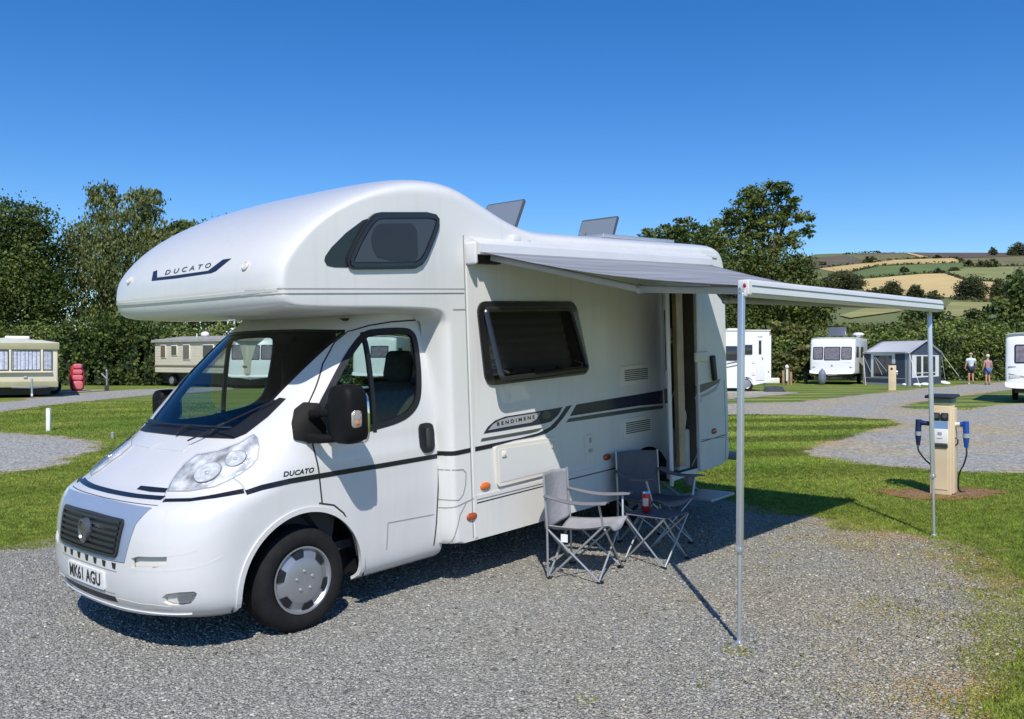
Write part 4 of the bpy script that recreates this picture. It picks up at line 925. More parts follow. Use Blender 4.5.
# luton lamps and lettering
for s in(1,-1):
    hit=cast(BV_CO,'front',s*.80,2.352); mb=MB(); q=hit[1].to_track_quat('Z','Y').to_matrix(); mb.lathe([(.03,-.004),(.032,.008),(.024,.014),(.018,.010),(0,.012)],(0,0,0),'z',18); mb.v=[tuple(hit[0]+q@Vector(v)) for v in mb.v]; mb.build('marker_lamp',M['beige'],mh,40)
zl=lambda pts:[(110+x/6.4,250+y/6.4) for x,y in pts]
panel('luton_stripe',zl([(268,198),(278,140),(303,130),(302,177),(420,163),(630,133),(725,62),(778,55),(680,135),(650,148),(420,182)]),'cam',BV_CO,M['navy'],mh,off=.003,step=1.5)
text_on('luton_lettering','DUCATO',zl([(498,123)])[0],8.2,'cam',BV_CO,M['navy'],mh,shear=-.55,xs=1.2,space=1.55,off=.004,rot=R(10.5),flip=1) if False else None
me_=text_mesh('DUCATO',6.6,.35,1.7,.06)
ctr=zl([(497,124)])[0]; a_=R(9.5)
for v in me_.vertices:
    x,y=v.co.x*1.18,v.co.y*.95; X_=ctr[0]+x*math.cos(a_)+y*math.sin(a_)*.0; Y_=ctr[1]-x*math.sin(a_)-y
    h=cast(BV_CO,'cam',X_,Y_)
    if h: v.co=h[0]+h[1]*.004
link('luton_lettering',me_,M['darkgrey'],mh)
# entrance: frame, furniture inside, open door
mb=MB()
for (u,wd) in((4.085,.035),(4.655,.035)): mb.box((-u,WB+.004,1.335),(wd,.04,1.86),bev=.008)
mb.box((-4.37,WB+.004,2.25),(.605,.04,.035)); mb.build('door_frame',M['whitealu'],mh,40)
mb=MB(); mb.box((-4.415,1.07,1.35),(.12,.05,1.74),bev=.006); mb.build('wood_panel',M['wood'],mh)
mb=MB(); mb.box((-4.52,.90,.62),(.22,.30,.42),bev=.02); mb.build('entrance_well',M['whitealu'],mh,40)
mb=MB(); mb.box((-4.40,.99,1.80),(.06,.04,.11),bev=.01); mb.box((-4.40,1.0,1.72),(.06,.06,.035)); mb.tube(catmull([(-4.42,1.0,1.70),(-4.46,1.02,1.5),(-4.44,1.02,1.3),(-4.38,1.0,1.15)],5),.006,6); mb.build('wall_unit',M['cream'],mh,40)
mb=MB(); mb.tube(catmull([(-4.55,1.04,.86),(-4.54,1.06,.98),(-4.50,1.05,1.08),(-4.5,1.04,1.2)],5),.007,6); mb.build('cable',M['cream'],mh,40)
# the open entrance door, swung well past a right angle and held against the wall
dr=thing_part('entrance_door',mh); hinge=Vector((-4.065,WB+.03,0)); ang=R(150)
dd=Vector((math.cos(ang-math.pi),math.sin(math.pi-ang)*1.0,0)); 
dd=Vector((math.cos(R(32)),math.sin(R(32)),0)); dn=Vector((-dd.y,dd.x,0)); rt=Matrix((dd,dn,Vector((0,0,1)))).transposed()
mb=MB(); mb.box(hinge+dd*.27+dn*.018+Vector((0,0,1.335)),(.54,.036,1.80),rt,bev=.012); mb.build('door_leaf',M['whitealu'],dr,40)
mb=MB(); mb.box(hinge+dd*.27+dn*-.004+Vector((0,0,1.75)),(.34,.014,.55),rt,bev=.006); mb.build('door_window',M['black2'],dr,40)
mb=MB(); mb.box(hinge+dd*.49-dn*.012+Vector((0,0,1.25)),(.05,.03,.13),rt,bev=.01); mb.build('door_handle',M['black'],dr,40)
# rear quarter fittings
c=S([(697,357)])[0]; mb=MB(); mb.box((-c[0]-.05,WB+.02,c[1]),(.26,.03,.10),bev=.012); mb.build('awning_lamp',M['cream'],mh,40)
c=S([(712,368)])[0]; mb=MB(); mb.box((-c[0],WB+.02,c[1]),(.07,.04,.26),Matrix.Rotation(R(8),3,'Y'),bev=.015); mb.build('door_retainer',M['black'],mh,40)
panel('rear_stripe',S([(695,386),(720,379),(718,383),(706,390),(695,395)]),'side',BV_CO,M['darkgrey'],mh,off=.003,step=.08)
panel('rear_stripe',S([(695,397),(706,393),(716,387),(720,380.5),(716,390),(706,396),(695,399.5)]),'side',BV_CO,M['greyvinyl'],mh,off=.004,step=.08)
c=S([(699,400)])[0]; mb=MB(); mb.ell((-c[0],WB+.004,c[1]),(.05,.01,.035)); mb.build('emblem',M['alud'],mh,40)
ribbons('rear_moulding',[S([(699,440),(725,437)]),S([(699,440),(697,455),(692,466)]),S([(724,380),(726,437),(725,462)])],'side',BV_CO,.0045,M['seam'],mh,off=.002)
mb=MB(); mb.tube([(-4.9,.80,.39),(-5.75,.80,.40)],.035,8); mb.box((-5.76,.55,.40),(.05,.9,.09),bev=.01); mb.build('bike_rack_bar',M['alud'],mh,40)
for s in(1,-1): mb=MB(); mb.box((-5.40,s*.98,.95),(.07,.13,.40),bev=.02); mb.build('tail_light',mat('red_lens',(.4,.02,.02),.2,coat=1),mh,40)
mb=MB(); mb.box((-5.435,0,1.75),(.02,1.3,.6),bev=.008); mb.build('rear_window',M['lutonglass'],mh,40)
# fold out step
mb=MB(); mb.box((-4.33,1.40,.235),(.44,.36,.03),bev=.01); mb.tube([(-4.15,1.24,.22),(-4.15,1.0,.36)],.014,6); mb.tube([(-4.5,1.24,.22),(-4.5,1.0,.36)],.014,6); mb.build('entrance_step',M['alud'],mh,40)
# roof: gutter rail, hatches, solar panel
ribbons('roof_rail',[[(2.15,2.585),(3,2.572),(5.1,2.572)]],'side',BV_CO,.012,M['grp'],mh,off=.012)
mb=MB(); mb.box((-1.97,WB+.012,2.60),(.10,.05,.06),bev=.015); mb.build('gutter_outlet',M['grp'],mh,40)
def hatch(px0,px1,y0,y1,zb,back):
    """hinged at the front edge, free edge up"""
    e=thing_part('roof_hatch',mh)
    q0=px2side([px0],y0)[0]; q1=px2side([px1],y1)[0]; u=(q0.x+q1.x)/2; zt=(q0.y+q1.y)/2
    A=[L3(u,y0,zt),L3(u,y1,zt),L3(u-back,y1,zb),L3(u-back,y0,zb)]
    nn=(A[1]-A[0]).cross(A[3]-A[0]).normalized()
    o2=[]; c=sum(A,Vector())/4
    mb=MB(); P=[c+(a-c)*1.0 for a in A]; Pi=[c+(a-c)*.93 for a in A]
    vs=P+[p+nn*.03 for p in P]; mb.add(vs,[(0,1,2,3),(4,7,6,5)]+[(i,(i+1)%4,(i+1)%4+4,i+4) for i in range(4)]); mb.build('lid',M['hatchlid'],e)
    mb=MB()
    for i in range(4): mb.tube([P[i]+nn*.015,P[(i+1)%4]+nn*.015],.017,6)
    mb.tube([c+nn*.01+(A[0]-A[1])*.3,c+nn*.01+(A[0]-A[1])*.3+(A[2]-A[1])*.35],.012,6); mb.build('lid_frame',mat('hatch_frame',(.05,.055,.065),.4),e,40)
    mb=MB(); mb.box((A[2]+A[3])/2-Vector((.22,0,.03)),(.5,abs(y1-y0)+.05,.07),bev=.02); mb.build('hatch_base',M['grp'],e,40)
    mb=MB(); mb.tube([(A[0]+A[3])/2,(A[2]+A[3])/2-Vector((.3,0,0))],.01,6); mb.build('lid_stay',M['alud'],e)
hatch((485,205),(526,200.5),-.22,.24,2.78,.17)
hatch((583.5,221),(616,217),-.22,.24,2.77,.13)
mb=MB(); mb.box((-4.62,.20,2.79),(1.3,.65,.035),bev=.006); mb.build('solar_panel',M['alu'],mh,40)
# ---------------- awning (part of the motorhome)
aw=None
cas=MB(); a0,a1=1.46,4.80
pr=[(WB,2.585),(WB+.03,2.583),(WB+.10,2.548),(WB+.125,2.530),(WB+.128,2.47),(WB+.12,2.455),(WB+.02,2.455),(WB,2.455)]
cas.prism(pr,'x',-a1,-a0)
iv=lambda P:MI@P
poleN=gp(739,645); poleF=gp(934,537)
def wpt(P,z): return Vector((P.x,P.y,z))
rN=at(747,288,poleN.y+.02); rF=at(938,306,poleF.y+.0); RN,RF=iv(rN),iv(rF)
nu,nv=40,16; vs=[]
for i in range(nu+1):
    s=i/nu
    for j in range(nv+1):
        t=j/nv; A=L3(1.50+(4.76-1.50)*s,WB+.115,2.472); B=RN.lerp(RF,s)+Vector((0,-.03,.02))
        p=A.lerp(B,t); p.z-=.045*math.sin(math.pi*t)+.012*math.sin(math.pi*t)*math.sin(s*9); vs.append(p)
mb=MB(); mb.add(vs,[(i*(nv+1)+j,i*(nv+1)+j+1,(i+1)*(nv+1)+j+1,(i+1)*(nv+1)+j) for i in range(nu) for j in range(nv)])
aw=mb.build('awning',M['fabric'],mh,0); aw.data.polygons.foreach_set('use_smooth',[True]*len(aw.data.polygons))
sm=aw.modifiers.new('thick','SOLIDIFY'); sm.thickness=.004
cas.build('cassette',M['whitealu'],aw,30)
for u in(a0-.02,a1+.02): mb=MB(); mb.box((-u,WB+.055,2.465),(.035,.11,.165),bev=.016); mb.build('cassette_end',M['whitealu'],aw,40)
for u in(1.62,4.66): mb=MB(); mb.box((-u,WB+.035,2.42),(.26,.06,.06),bev=.008); mb.build('shaded_bracket',M['black'],aw,40)  # black boxes stand in for the shaded cassette inside at the arm brackets
# lead rail
dr_=(RF-RN).normalized(); yv=Vector((-dr_.y,dr_.x,0)).normalized()
if yv.y<0: yv=-yv
mb=MB(); P0,P1=RN-dr_*.02,RF+dr_*.01
pf=[(-.035,.05),(.02,.05),(.038,.035),(.042,.012),(.042,-.03),(.03,-.048),(-.035,-.05)]
vs=[p+yv*a+Vector((0,0,b)) for p in(P0,P1) for a,b in pf]; k=len(pf)
mb.add(vs,[tuple(range(k)),tuple(range(k,2*k))[::-1]]+[(i,(i+1)%k,(i+1)%k+k,i+k) for i in range(k)]); mb.build('lead_rail',M['whitealu'],aw,25)
for h,a in((.0125,.0445),(-.032,.0425)):
    mb=MB(); mb.tube([P0+yv*a+Vector((0,0,h)),P1+yv*a+Vector((0,0,h))],.0035,6); mb.build('rail_groove',M['alud'],aw)
mb=MB(); mb.box(RN-dr_*.035+Vector((0,0,0)),(.03,.075,.09),bev=.01); mb.build('rail_end_cap',M['whitealu'],aw,40)
mb=MB(); mb.ell(RN-dr_*.05+yv*.012+Vector((0,0,.012)),(.006,.011,.013)); mb.build('red_button',M['redcan'],aw,40)
# folding arms
for (u0,sg,q) in((1.62,1,RN+dr_*.06),(4.66,-1,RF-dr_*.06)):
    A=L3(u0,WB+.08,2.44 if sg==1 else 2.40); 
    if sg==1:
        e2=iv(at(640,289,6.25)); 
    else:
        e2=L3(3.55,WB+.95,2.08)
    mb=MB()
    for a,b in((A,e2),(e2,q+Vector((0,-.03,-.01)))):
        t=(b-a).normalized(); x=t.cross(Vector((0,0,1))).normalized(); z=x.cross(t); mb.box((a+b)/2,((b-a).length,.04,.05),Matrix((t,-x,z)).transposed(),bev=.01)
    mb.ell(e2,(.035,.035,.035)); mb.build('folding_arm',M['alud'],aw,40)
# legs
for P,r_,top in((poleN,.0185,at(741.5,293,poleN.y)),(poleF,.0185,at(929.5,313,poleF.y))):
    b=iv(P+Vector((0,0,.005))); t=iv(top); m=b.lerp(t,.27)
    mb=MB(); mb.box((m+t)/2,(.037,.032,(t-m).length),((t-m).normalized().to_track_quat('Z','Y').to_matrix()),bev=.006)
    mb.tube([b,m],.0125,10); mb.box(m,(.048,.04,.03),bev=.005); mb.box(b+Vector((0,0,.01)),(.05,.04,.02),bev=.006)
    mb.tube([t,t+Vector((0,.01,.02)),t+(RN-iv(poleN) if False else Vector((0,.0,.035)))],.02,8); mb.build('awning_leg',M['alu'],aw,40)
mb=MB(); q=iv(at(744,293,poleN.y)); mb.box(q+Vector((-.01,-.0,.0)),(.06,.06,.05),bev=.012); mb.build('leg_bracket',M['whitealu'],aw,40)
# ================================================================== HILL FIELDS
def gph(px,py,lo=85.,hi=1075.):
    px=np.asarray(px,float);py=np.asarray(py,float); rx_=(px-CX)/F; rz_=-(py-HY)/F; a=np.full(px.shape,lo); b=np.full(px.shape,hi)
    for _ in range(40):
        m=(a+b)/2; up=CAMH+rz_*m>terr(rx_*m,m); a=np.where(up,m,a); b=np.where(up,b,m)
    return np.stack([rx_*a,a,terr(rx_*a,a)],-1)
Z7=lambda pts:[(800+x/4.571,240+y/4.571) for x,y in pts]
def field(poly,m,off=.35,step=2.6):
    P=[Vector(p) for p in poly]; out=[]
    for i in range(len(P)):
        a,b=P[i],P[(i+1)%len(P)]; k=max(1,int((b-a).length/step)); out+=[a.lerp(b,j/k) for j in range(k)]
    bx=np.array([tuple(p) for p in out]); g1,g2=np.meshgrid(np.arange(bx[:,0].min(),bx[:,0].max(),step),np.arange(bx[:,1].min(),bx[:,1].max(),step*.6)); Q=np.stack([g1.ravel(),g2.ravel()],-1)
    Q=Q[inside(Q,bx)]; Q=Q[dist_poly(Q,bx)>step*.35]
    r=delaunay_2d_cdt(out+[Vector(q) for q in Q],[],[list(range(len(out)))],1,1e-5); V=np.array([tuple(v) for v in r[0]]); T=np.array([f for f in r[2] if len(f)==3])
    W=gph(V[:,0],V[:,1]); W[:,2]+=off
    # keep the triangles facing up
    A,B,C_=W[T[:,0]],W[T[:,1]],W[T[:,2]]; nz=np.cross(B-A,C_-A)[:,2]; T[nz<0]=T[nz<0][:,::-1]
    return tag(npmesh('field',W,T,m,smooth=True),kind='structure')
FM={k:mat('field_'+k,c,.95,var=v,vscale=.03) for k,c,v in(('moor',(.115,.095,.060),.22),('heather',(.105,.075,.055),.2),('stubble',(.50,.365,.15),.12),('straw',(.55,.41,.175),.12),('green',(.11,.155,.04),.15),('pasture',(.22,.23,.08),.15),('olive',(.16,.145,.06),.18),('lower',(.27,.255,.085),.2))}
for poly,k,o in((Z7([(-40,140),(40,83),(215,70),(300,106),(230,118),(80,128)]),'moor',.3),
 (Z7([(215,70),(480,54),(760,52),(1200,54),(1200,72),(1024,73),(745,84),(620,82),(560,80),(480,64),(300,66)]),'heather',.3),
 (Z7([(240,76),(300,67),(478,64),(560,84),(380,98),(300,104)]),'olive',.35),
 (Z7([(482,61),(500,60),(590,80),(560,83)]),'stubble',.5),
 (Z7([(80,132),(350,101),(380,96),(500,90),(700,84),(748,104),(560,110),(360,116),(230,146),(180,151)]),'stubble',.4),
 (Z7([(230,150),(380,120),(560,112),(700,106),(752,108),(748,126),(660,148),(500,158),(280,172)]),'green',.4),
 (Z7([(255,184),(550,157),(660,155),(745,182),(725,250),(690,266),(500,258),(300,240)]),'straw',.4),
 (Z7([(670,147),(760,132),(900,125),(1200,122),(1200,168),(1024,172),(960,192),(840,186),(745,172)]),'pasture',.4),
 (Z7([(745,86),(1024,75),(1200,73),(1200,117),(900,120),(760,104)]),'olive',.4),
 (Z7([(838,192),(900,196),(960,208),(950,280),(836,276)]),'straw',.45),
 (Z7([(690,286),(930,288),(948,300),(860,322),(720,356),(640,340)]),'lower',.45),
 (Z7([(850,326),(955,300),(1000,300),(900,372),(836,384)]),'green',.5),
 (Z7([(180,350),(330,306),(470,304),(460,330),(230,362)]),'lower',.5)): field(poly,FM[k],o)
# ================================================================== FOLIAGE
LM={'oak':leafmat('oak_leaves',(.045,.080,.018),(.135,.172,.044),.5),'oakr':leafmat('oak_leaves_light',(.054,.088,.018),(.168,.20,.05),.5),'willow':leafmat('willow_leaves',(.08,.11,.034),(.19,.215,.072),.4),
 'hedge':leafmat('hedge_leaves',(.08,.125,.025),(.235,.28,.07),.9),'hedged':leafmat('laurel_leaves',(.04,.072,.016),(.12,.16,.038),1.2),'scrub':leafmat('scrub_leaves',(.07,.085,.02),(.18,.18,.055),.9),'far':leafmat('far_leaves',(.045,.060,.024),(.105,.118,.044),.08)}
M['bark1']=mat('bark',(.07,.055,.04),.9,var=.3,vscale=3,bump=.6,bscale=12)
M['core']=mat('solid_core',(.022,.030,.012),.95,var=.3,vscale=2)
def cloud(C0,R0,n,size,clumps,spread=.34,shell=.82,fl=0.):
    """leaf quads gathered in clumps over an ellipsoid lobe"""
    d=RNG.normal(size=(clumps,3)); d/=np.linalg.norm(d,axis=1)[:,None]
    cc=d*(shell+(1.02-shell)*RNG.random((clumps,1))**.6)*(1 if True else 0)
    k=RNG.integers(0,clumps,n); p=cc[k]+RNG.normal(size=(n,3))*spread*np.array([1,1,.72])*(.55+.7*RNG.random((clumps,1))[k])
    inn=RNG.random(n)<.12; p[inn]*=RNG.random((inn.sum(),1))
    tone=(.72+.62*RNG.random(clumps))[k]*(.75+.5*RNG.random(n))
    P=np.asarray(C0)+p*np.asarray(R0)
    s=size*(.6+.8*RNG.random(n))
    a=RNG.normal(size=(n,3)); a[:,2]*=.8; a/=np.linalg.norm(a,axis=1)[:,None]
    nn=RNG.normal(size=(n,3))*.8+d[k]*.7+np.array([0,0,.35]); b=np.cross(nn,a); b/=np.linalg.norm(b,axis=1)[:,None]+1e-9
    if fl: a=a*.5+np.array([0,0,-fl]); a/=np.linalg.norm(a,axis=1)[:,None]
    a=a*s[:,None]; b=b*(s*.62)[:,None]
    V=np.stack([P-a,P+b,P+a,P-b],1)
    return V,tone
def leaves(name,parts,m,parent):
    V=np.concatenate([p[0] for p in parts]).reshape(-1,3); t=np.concatenate([p[1] for p in parts]); n=len(t)
    c=np.stack([t*(1+.10*(RNG.random(n)-.3)),t,t*(.9+.2*RNG.random(n))],-1)
    return npmesh(name,V,np.arange(4*n).reshape(-1,4),m,c,parent)
def tree(name,label,Y,px0,lobes,m,size=.26,dens=1.,group=None,fl=0.,trunk=True,cat='tree',spread=.34,base=None):
    b=Vector(base) if base is not None else foot(px0,Y); e=thing(name,b,label,cat,group); parts=[]
    for (px,py,rx_,ry_) in lobes:
        c=at(px,py,Y+RNG.normal()*min(1.5,rx_*Y/F*.4)); r=np.array([rx_*Y/F,rx_*Y/F*.9,ry_*Y/F]); area=(r[0]*r[2])
        n=int(max(60,dens*area/(size*size)*16)); parts.append(cloud(np.array(c-b),r,n,size,max(8,int(n/46)),spread*.88,fl=fl))
    leaves('crown',parts,LM[m],e)
    if trunk:
        mb=MB(); tops=[at(l[0],l[1],Y)-b for l in lobes]; hz_=max(t.z for t in tops); k=hz_/14
        f=Vector((0,0,hz_*.32)); mb.tube([(0,0,-.3),(.02,0,hz_*.1),f],[.55*k,.42*k,.34*k],10)
        for t in tops[:9]:
            mid=f.lerp(t,.5)+Vector((RNG.normal()*.4*k,RNG.normal()*.4*k,.6*k)); mb.tube([f,mid,t],[.22*k,.13*k,.04*k],6)
        mb.build('trunk',M['bark1'],e,50)
    return e
# left group
tree('oak_tree','dark broad oak at the picture edge behind the cream static caravan',66,5,[(12,222,30,20),(36,222,16,14),(-18,236,34,30),(38,262,26,28),(10,258,38,26),(46,292,20,24),(10,300,42,26),(-30,290,40,40),(20,330,40,24),(50,322,16,18)],'oak',.125,.95)
tree('willow_tree','tall pale green willow with two rounded tops behind the hedge',70,112,[(104,205,13,18),(98,194,8,9),(142,203,16,13),(152,196,8,8),(118,232,30,20),(150,228,16,18),(84,240,18,14),(90,262,26,24),(128,268,32,30),(160,262,18,28),(102,298,32,24),(145,305,34,24),(118,325,40,20),(170,300,20,30)],'willow',.125,1.0,fl=.9,spread=.30)
tree('distant_tree','small dark treetop showing beside the nose of the motorhome',84,192,[(186,230,14,7),(172,236,10,8),(205,238,24,14),(190,258,30,22),(180,285,30,24),(225,270,40,40),(200,310,40,24)],'oak',.17,.95)
# right group
tree('oak_tree','tall spreading oak with gaps in its crown above the awning rail',70,762,[(764,192,15,9),(779,190,10,7),(749,199,13,9),(787,199,10,8),(739,212,14,9),(766,211,17,10),(790,213,9,9),(775,222,13,7),(756,224,12,7),(803,218,9,6),(809,231,6,6),(795,240,10,8),(748,232,17,9),(724,226,13,9),(712,240,14,12),(778,243,14,8),(735,258,28,18),(770,266,26,16),(800,268,14,12),(808,284,12,10),(750,288,30,22),(790,300,30,20),(742,320,26,26),(775,330,40,22),(812,312,18,16)],'oakr',.125,1.05,spread=.32)
tree('round_tree','low dark tree between the motorhome roof and the tall oak',92,676,[(684,226,12,6),(668,231,13,7),(652,236,9,7),(700,234,10,8),(690,244,24,14),(665,252,24,16),(710,258,24,20),(690,280,40,24)],'oak',.18,1.)
tree('bush','light green bushes below the tall oak, behind the white motorhome',60,785,[(780,334,20,10),(800,338,16,10),(760,345,20,12),(790,352,24,14),(815,345,14,12)],'scrub',.16,1.1,trunk=False,cat='bush')
tree('shrub','low tawny shrub between the white motorhome and the white caravan',53,782,[(776,362,14,10),(792,364,14,9),(804,368,8,9),(783,374,18,8)],'scrub',.12,1.2,trunk=False,cat='bush')
for nm,lab,Y,px0,lb,m in (('field_tree','dark tree standing just above the right hand hedge beyond the awning tent',100,922,[(908,323,11,8),(922,316,14,9),(936,319,13,9),(947,326,10,7),(922,332,30,8)],'oak'),
 ('field_tree','round bush standing alone above the hedge behind the two people',98,975,[(975,319,10,8),(966,326,11,7),(984,326,10,7)],'oakr'),
 ('field_tree','big dark tree rising behind the caravan at the right edge of the picture',90,1014,[(1012,300,12,10),(1024,290,16,16),(1000,315,14,11),(1018,320,18,14),(1040,310,22,20),(1000,330,16,8)],'oak'),
 ('field_tree','sprawling green scrub above the hedge behind the blue awning tent',105,880,[(862,330,14,6),(880,328,16,6),(845,332,16,7),(892,333,14,5)],'oakr')):
    tree(nm,lab,Y,px0,lb,m,.22,1.2,cat='tree')
# hill trees
def hill_tree(label,px,py,rx_,ry_,lum=3):
    bp=gph([px],[py+ry_*.85])[0]; Y=bp[1]; lobes=[(px,py-ry_*.15,rx_*.62,ry_*.8)]+[(px+sx*rx_*.5,py+ry_*(.1+.2*RNG.random()),rx_*.5,ry_*.65) for sx in(-1,1)]
    tree('hill_tree',label,Y,px,lobes,'far',max(.4,.8*Y/F),1.5,trunk=True,base=bp)
HT=[('long dark copse on the hillside just above the near end of the awning rail',842,281.5,20,10),('small round tree tucked between the copse and the rounded oak on the golden field',874.5,291.5,4.5,3.5),
('rounded dark oak at the foot of the big golden field',892,290,11,8.5),('narrow dark oak beside the rounded oak on the golden field',915,292.5,7.5,7.5),('flat low bushes at the bottom right of the golden field',934.5,296,8,5),
('large dark oak standing in the hedgerow right of the golden field',971,289,15,12),('sparse tree between the large hedgerow oak and the picture edge',998.5,291,9,11),
('tree at the right end of the hedgerow by the pale pasture',1019,286,11,15),('round tree on the field boundary high on the hill',991,263.5,6,5),('small tree left of the round tree on the high boundary',969,263,4.5,4),('low bush between the two trees on the high boundary',981,264,4,3),
('small tree at the corner of the green field',954,268.5,5,3.2),('bush on the bottom edge of the green field',939,270.5,3.5,3),('two merged bushes on the green field',904.5,270,4,3.2),('clump of trees below the brown moor',869.5,260,6,3.6),('lone bush on the brown moor by the tall oak',823.5,263.5,2.6,2.2),
('small tree standing on the skyline',992.5,252,4,4.2),('wide clump of trees on the skyline at the right edge',1018,250,9,6.5),('low thicket on the skyline below the moor',938,257,4,1.8)]
for h in HT: hill_tree(*h)
def hedgerow(label,pts,w=1.7,hh=2.2):
    P=np.array(catmull([Vector((a,b)) for a,b in pts],10)); W=gph(P[:,0],P[:,1]); e0=W[0]; parts=[]
    L=np.linalg.norm(np.diff(W,axis=0),axis=1); s=np.concatenate([[0],np.cumsum(L)]); n=int(s[-1]/1.6)+6
    t=RNG.random(n)*s[-1]; C=np.stack([np.interp(t,s,W[:,i]) for i in range(3)],-1); C[:,2]=terr(C[:,0],C[:,1])
    for c in C[::1]:
        parts.append(cloud(c-e0+np.array([0,0,hh*.5*(.6+.9*RNG.random())]),np.array([w,w,hh*.6]),9,.75,3,.4))
    e=thing('hedgerow',Vector(e0),label,'hedgerow'); leaves('foliage',parts,LM['far'],e)
HR=[('hedgerow under the brown moor along the top of the golden strip',[(815,269.5),(845,265.5),(880,262),(905,259.5),(953,258.4),(962,262.5)]),('hedgerow between the golden strip and the green field',[(840,273),(852,272),(880,266.5),(920,264.5),(963,263.3)]),
('hedgerow along the top of the big golden field',[(858,279),(890,276.5),(920,274.5),(943,273.5),(963,279.5),(985,281),(1010,282),(1030,277.5)]),('hedgerow along the foot of the big golden field',[(866,293),(900,296),(930,298.5),(955,299.5),(990,303),(1012,304)]),
('hedgerow under the olive field high on the right',[(962,266.5),(980,267),(1000,266.3),(1040,265.5)]),('faint hedgerow along the edge of the skyline moor',[(842,254.8),(870,253),(905,251.5)]),('hedgerow climbing beside the lower pasture',[(985,317),(1000,311),(1012,304)])]
for l,p in HR: hedgerow(l,p,1.2,1.9)
# site hedges
def hedge(label,pts,tops,depth,m,size,dens,nm='hedge',cat='hedge'):
    """pts: ground points along the front; tops: height at each"""
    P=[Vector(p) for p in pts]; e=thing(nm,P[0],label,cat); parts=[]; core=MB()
    for i in range(len(P)-1):
        a,b=P[i],P[i+1]; l=(b-a).length; k=max(1,int(l/1.3))
        for j in range(k):
            t=(j+.5)/k; c=a.lerp(b,t); h=tops[i]*(1-t)+tops[i+1]*t
            for q in range(int(h/.9)+1):
                z=.55+q*.85*(h-.5)/max(h-.5,.1) if h>1 else .5
                z=min(z,h-.45); cc=c+Vector((RNG.normal()*.25,depth*.5+RNG.normal()*.22,z+RNG.normal()*.12))-P[0]
                r=np.array([1.0,depth*.55,.75])*(.85+.4*RNG.random()); n=int(dens*r[0]*r[2]/(size*size)*7); parts.append(cloud(np.array(cc),r,n,size,max(6,n//26),.32))
        d=(b-a); rt=Matrix.Rotation(math.atan2(d.y,d.x),3,'Z'); h=(tops[i]+tops[i+1])/2
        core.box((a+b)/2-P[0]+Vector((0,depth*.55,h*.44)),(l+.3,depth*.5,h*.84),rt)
    core.build('solid_core',M['core'],e); leaves('foliage',parts,LM[m],e)  # solid dark boxes added inside the hedge so nothing shows through
hp=[foot(px,50.5) for px in(-110,-20,60,110,160,215,270,330,400,480,560,640,690)]
hedge('long clipped field hedge running behind the two static caravans',hp,[3.1,3.05,3.2,3.2,3.05,2.95,2.9,2.9,2.8,2.8,2.7,2.6,2.5],1.5,'hedge',.085,1.0)
hp=[foot(px,47.6) for px in(62,88,112,138,156)]
hedge('dark glossy laurel bushes bulging in front of the hedge beside the red bag',hp,[2.9,3.4,3.35,3.1,2.6],1.3,'hedged',.095,1.0,'laurel_bush','bush')
hp=[foot(px,58) for px in(700,760,812,870,930,985,1040,1110)]
hedge('tall dense hedge behind the awning tent and the two people',hp,[2.3,2.4,2.7,2.9,3.1,3.3,3.4,3.4],1.8,'hedge',.095,1.0)
# ================================================================== VANS
M['van']=mat('caravan_white',(.80,.80,.79),.35,var=.03,vscale=.8,coat=.3); M['vanc']=mat('static_cream',(.68,.615,.47),.5,var=.05,vscale=.8); M['vano']=mat('static_olive',(.36,.34,.20),.5,var=.08)
M['vanb']=mat('static_beige',(.66,.60,.48),.55,var=.05); M['glassd']=mat('dark_window',(.03,.033,.038),.12,coat=.5); M['roofw']=mat('roof_white',(.62,.61,.57),.5,var=.05)
M['curtain']=mat('net_curtain',(.50,.53,.62),.8,var=.25,vscale=14); M['pinkc']=mat('curtained_window',(.20,.165,.18),.25,var=.3,vscale=9,coat=.6)
def local_frame(P,fx): # rz so that local x runs along fx
    return math.atan2(fx.y,fx.x)
def van_wheel(parent,x,y,r=.32,s=-1):
    e=thing_part('wheel',parent); e.location=(x,y,r)
    mb=MB(); mb.lathe([(r*.6,s*.02),(r*.92,s*.02),(r,-s*.03),(r,-s*.15),(r*.6,-s*.18)],(0,0,0),'y',24); mb.build('tyre',M['rubber'],e,40)
    mb=MB(); mb.lathe([(r*.62,s*.015),(r*.55,0),(r*.2,s*.02),(0,s*.02)],(0,0,0),'y',20); mb.build('rim',M['silver'],e,40)
def facing(px,Y,tilt=0.): 
    return -math.atan2((px-CX)/F,1)+tilt
# --- cream static caravan, left
e=thing('static_caravan',foot(20,33),'cream and olive static caravan with net curtains, cut by the picture edge','static caravan',rz=R(27))
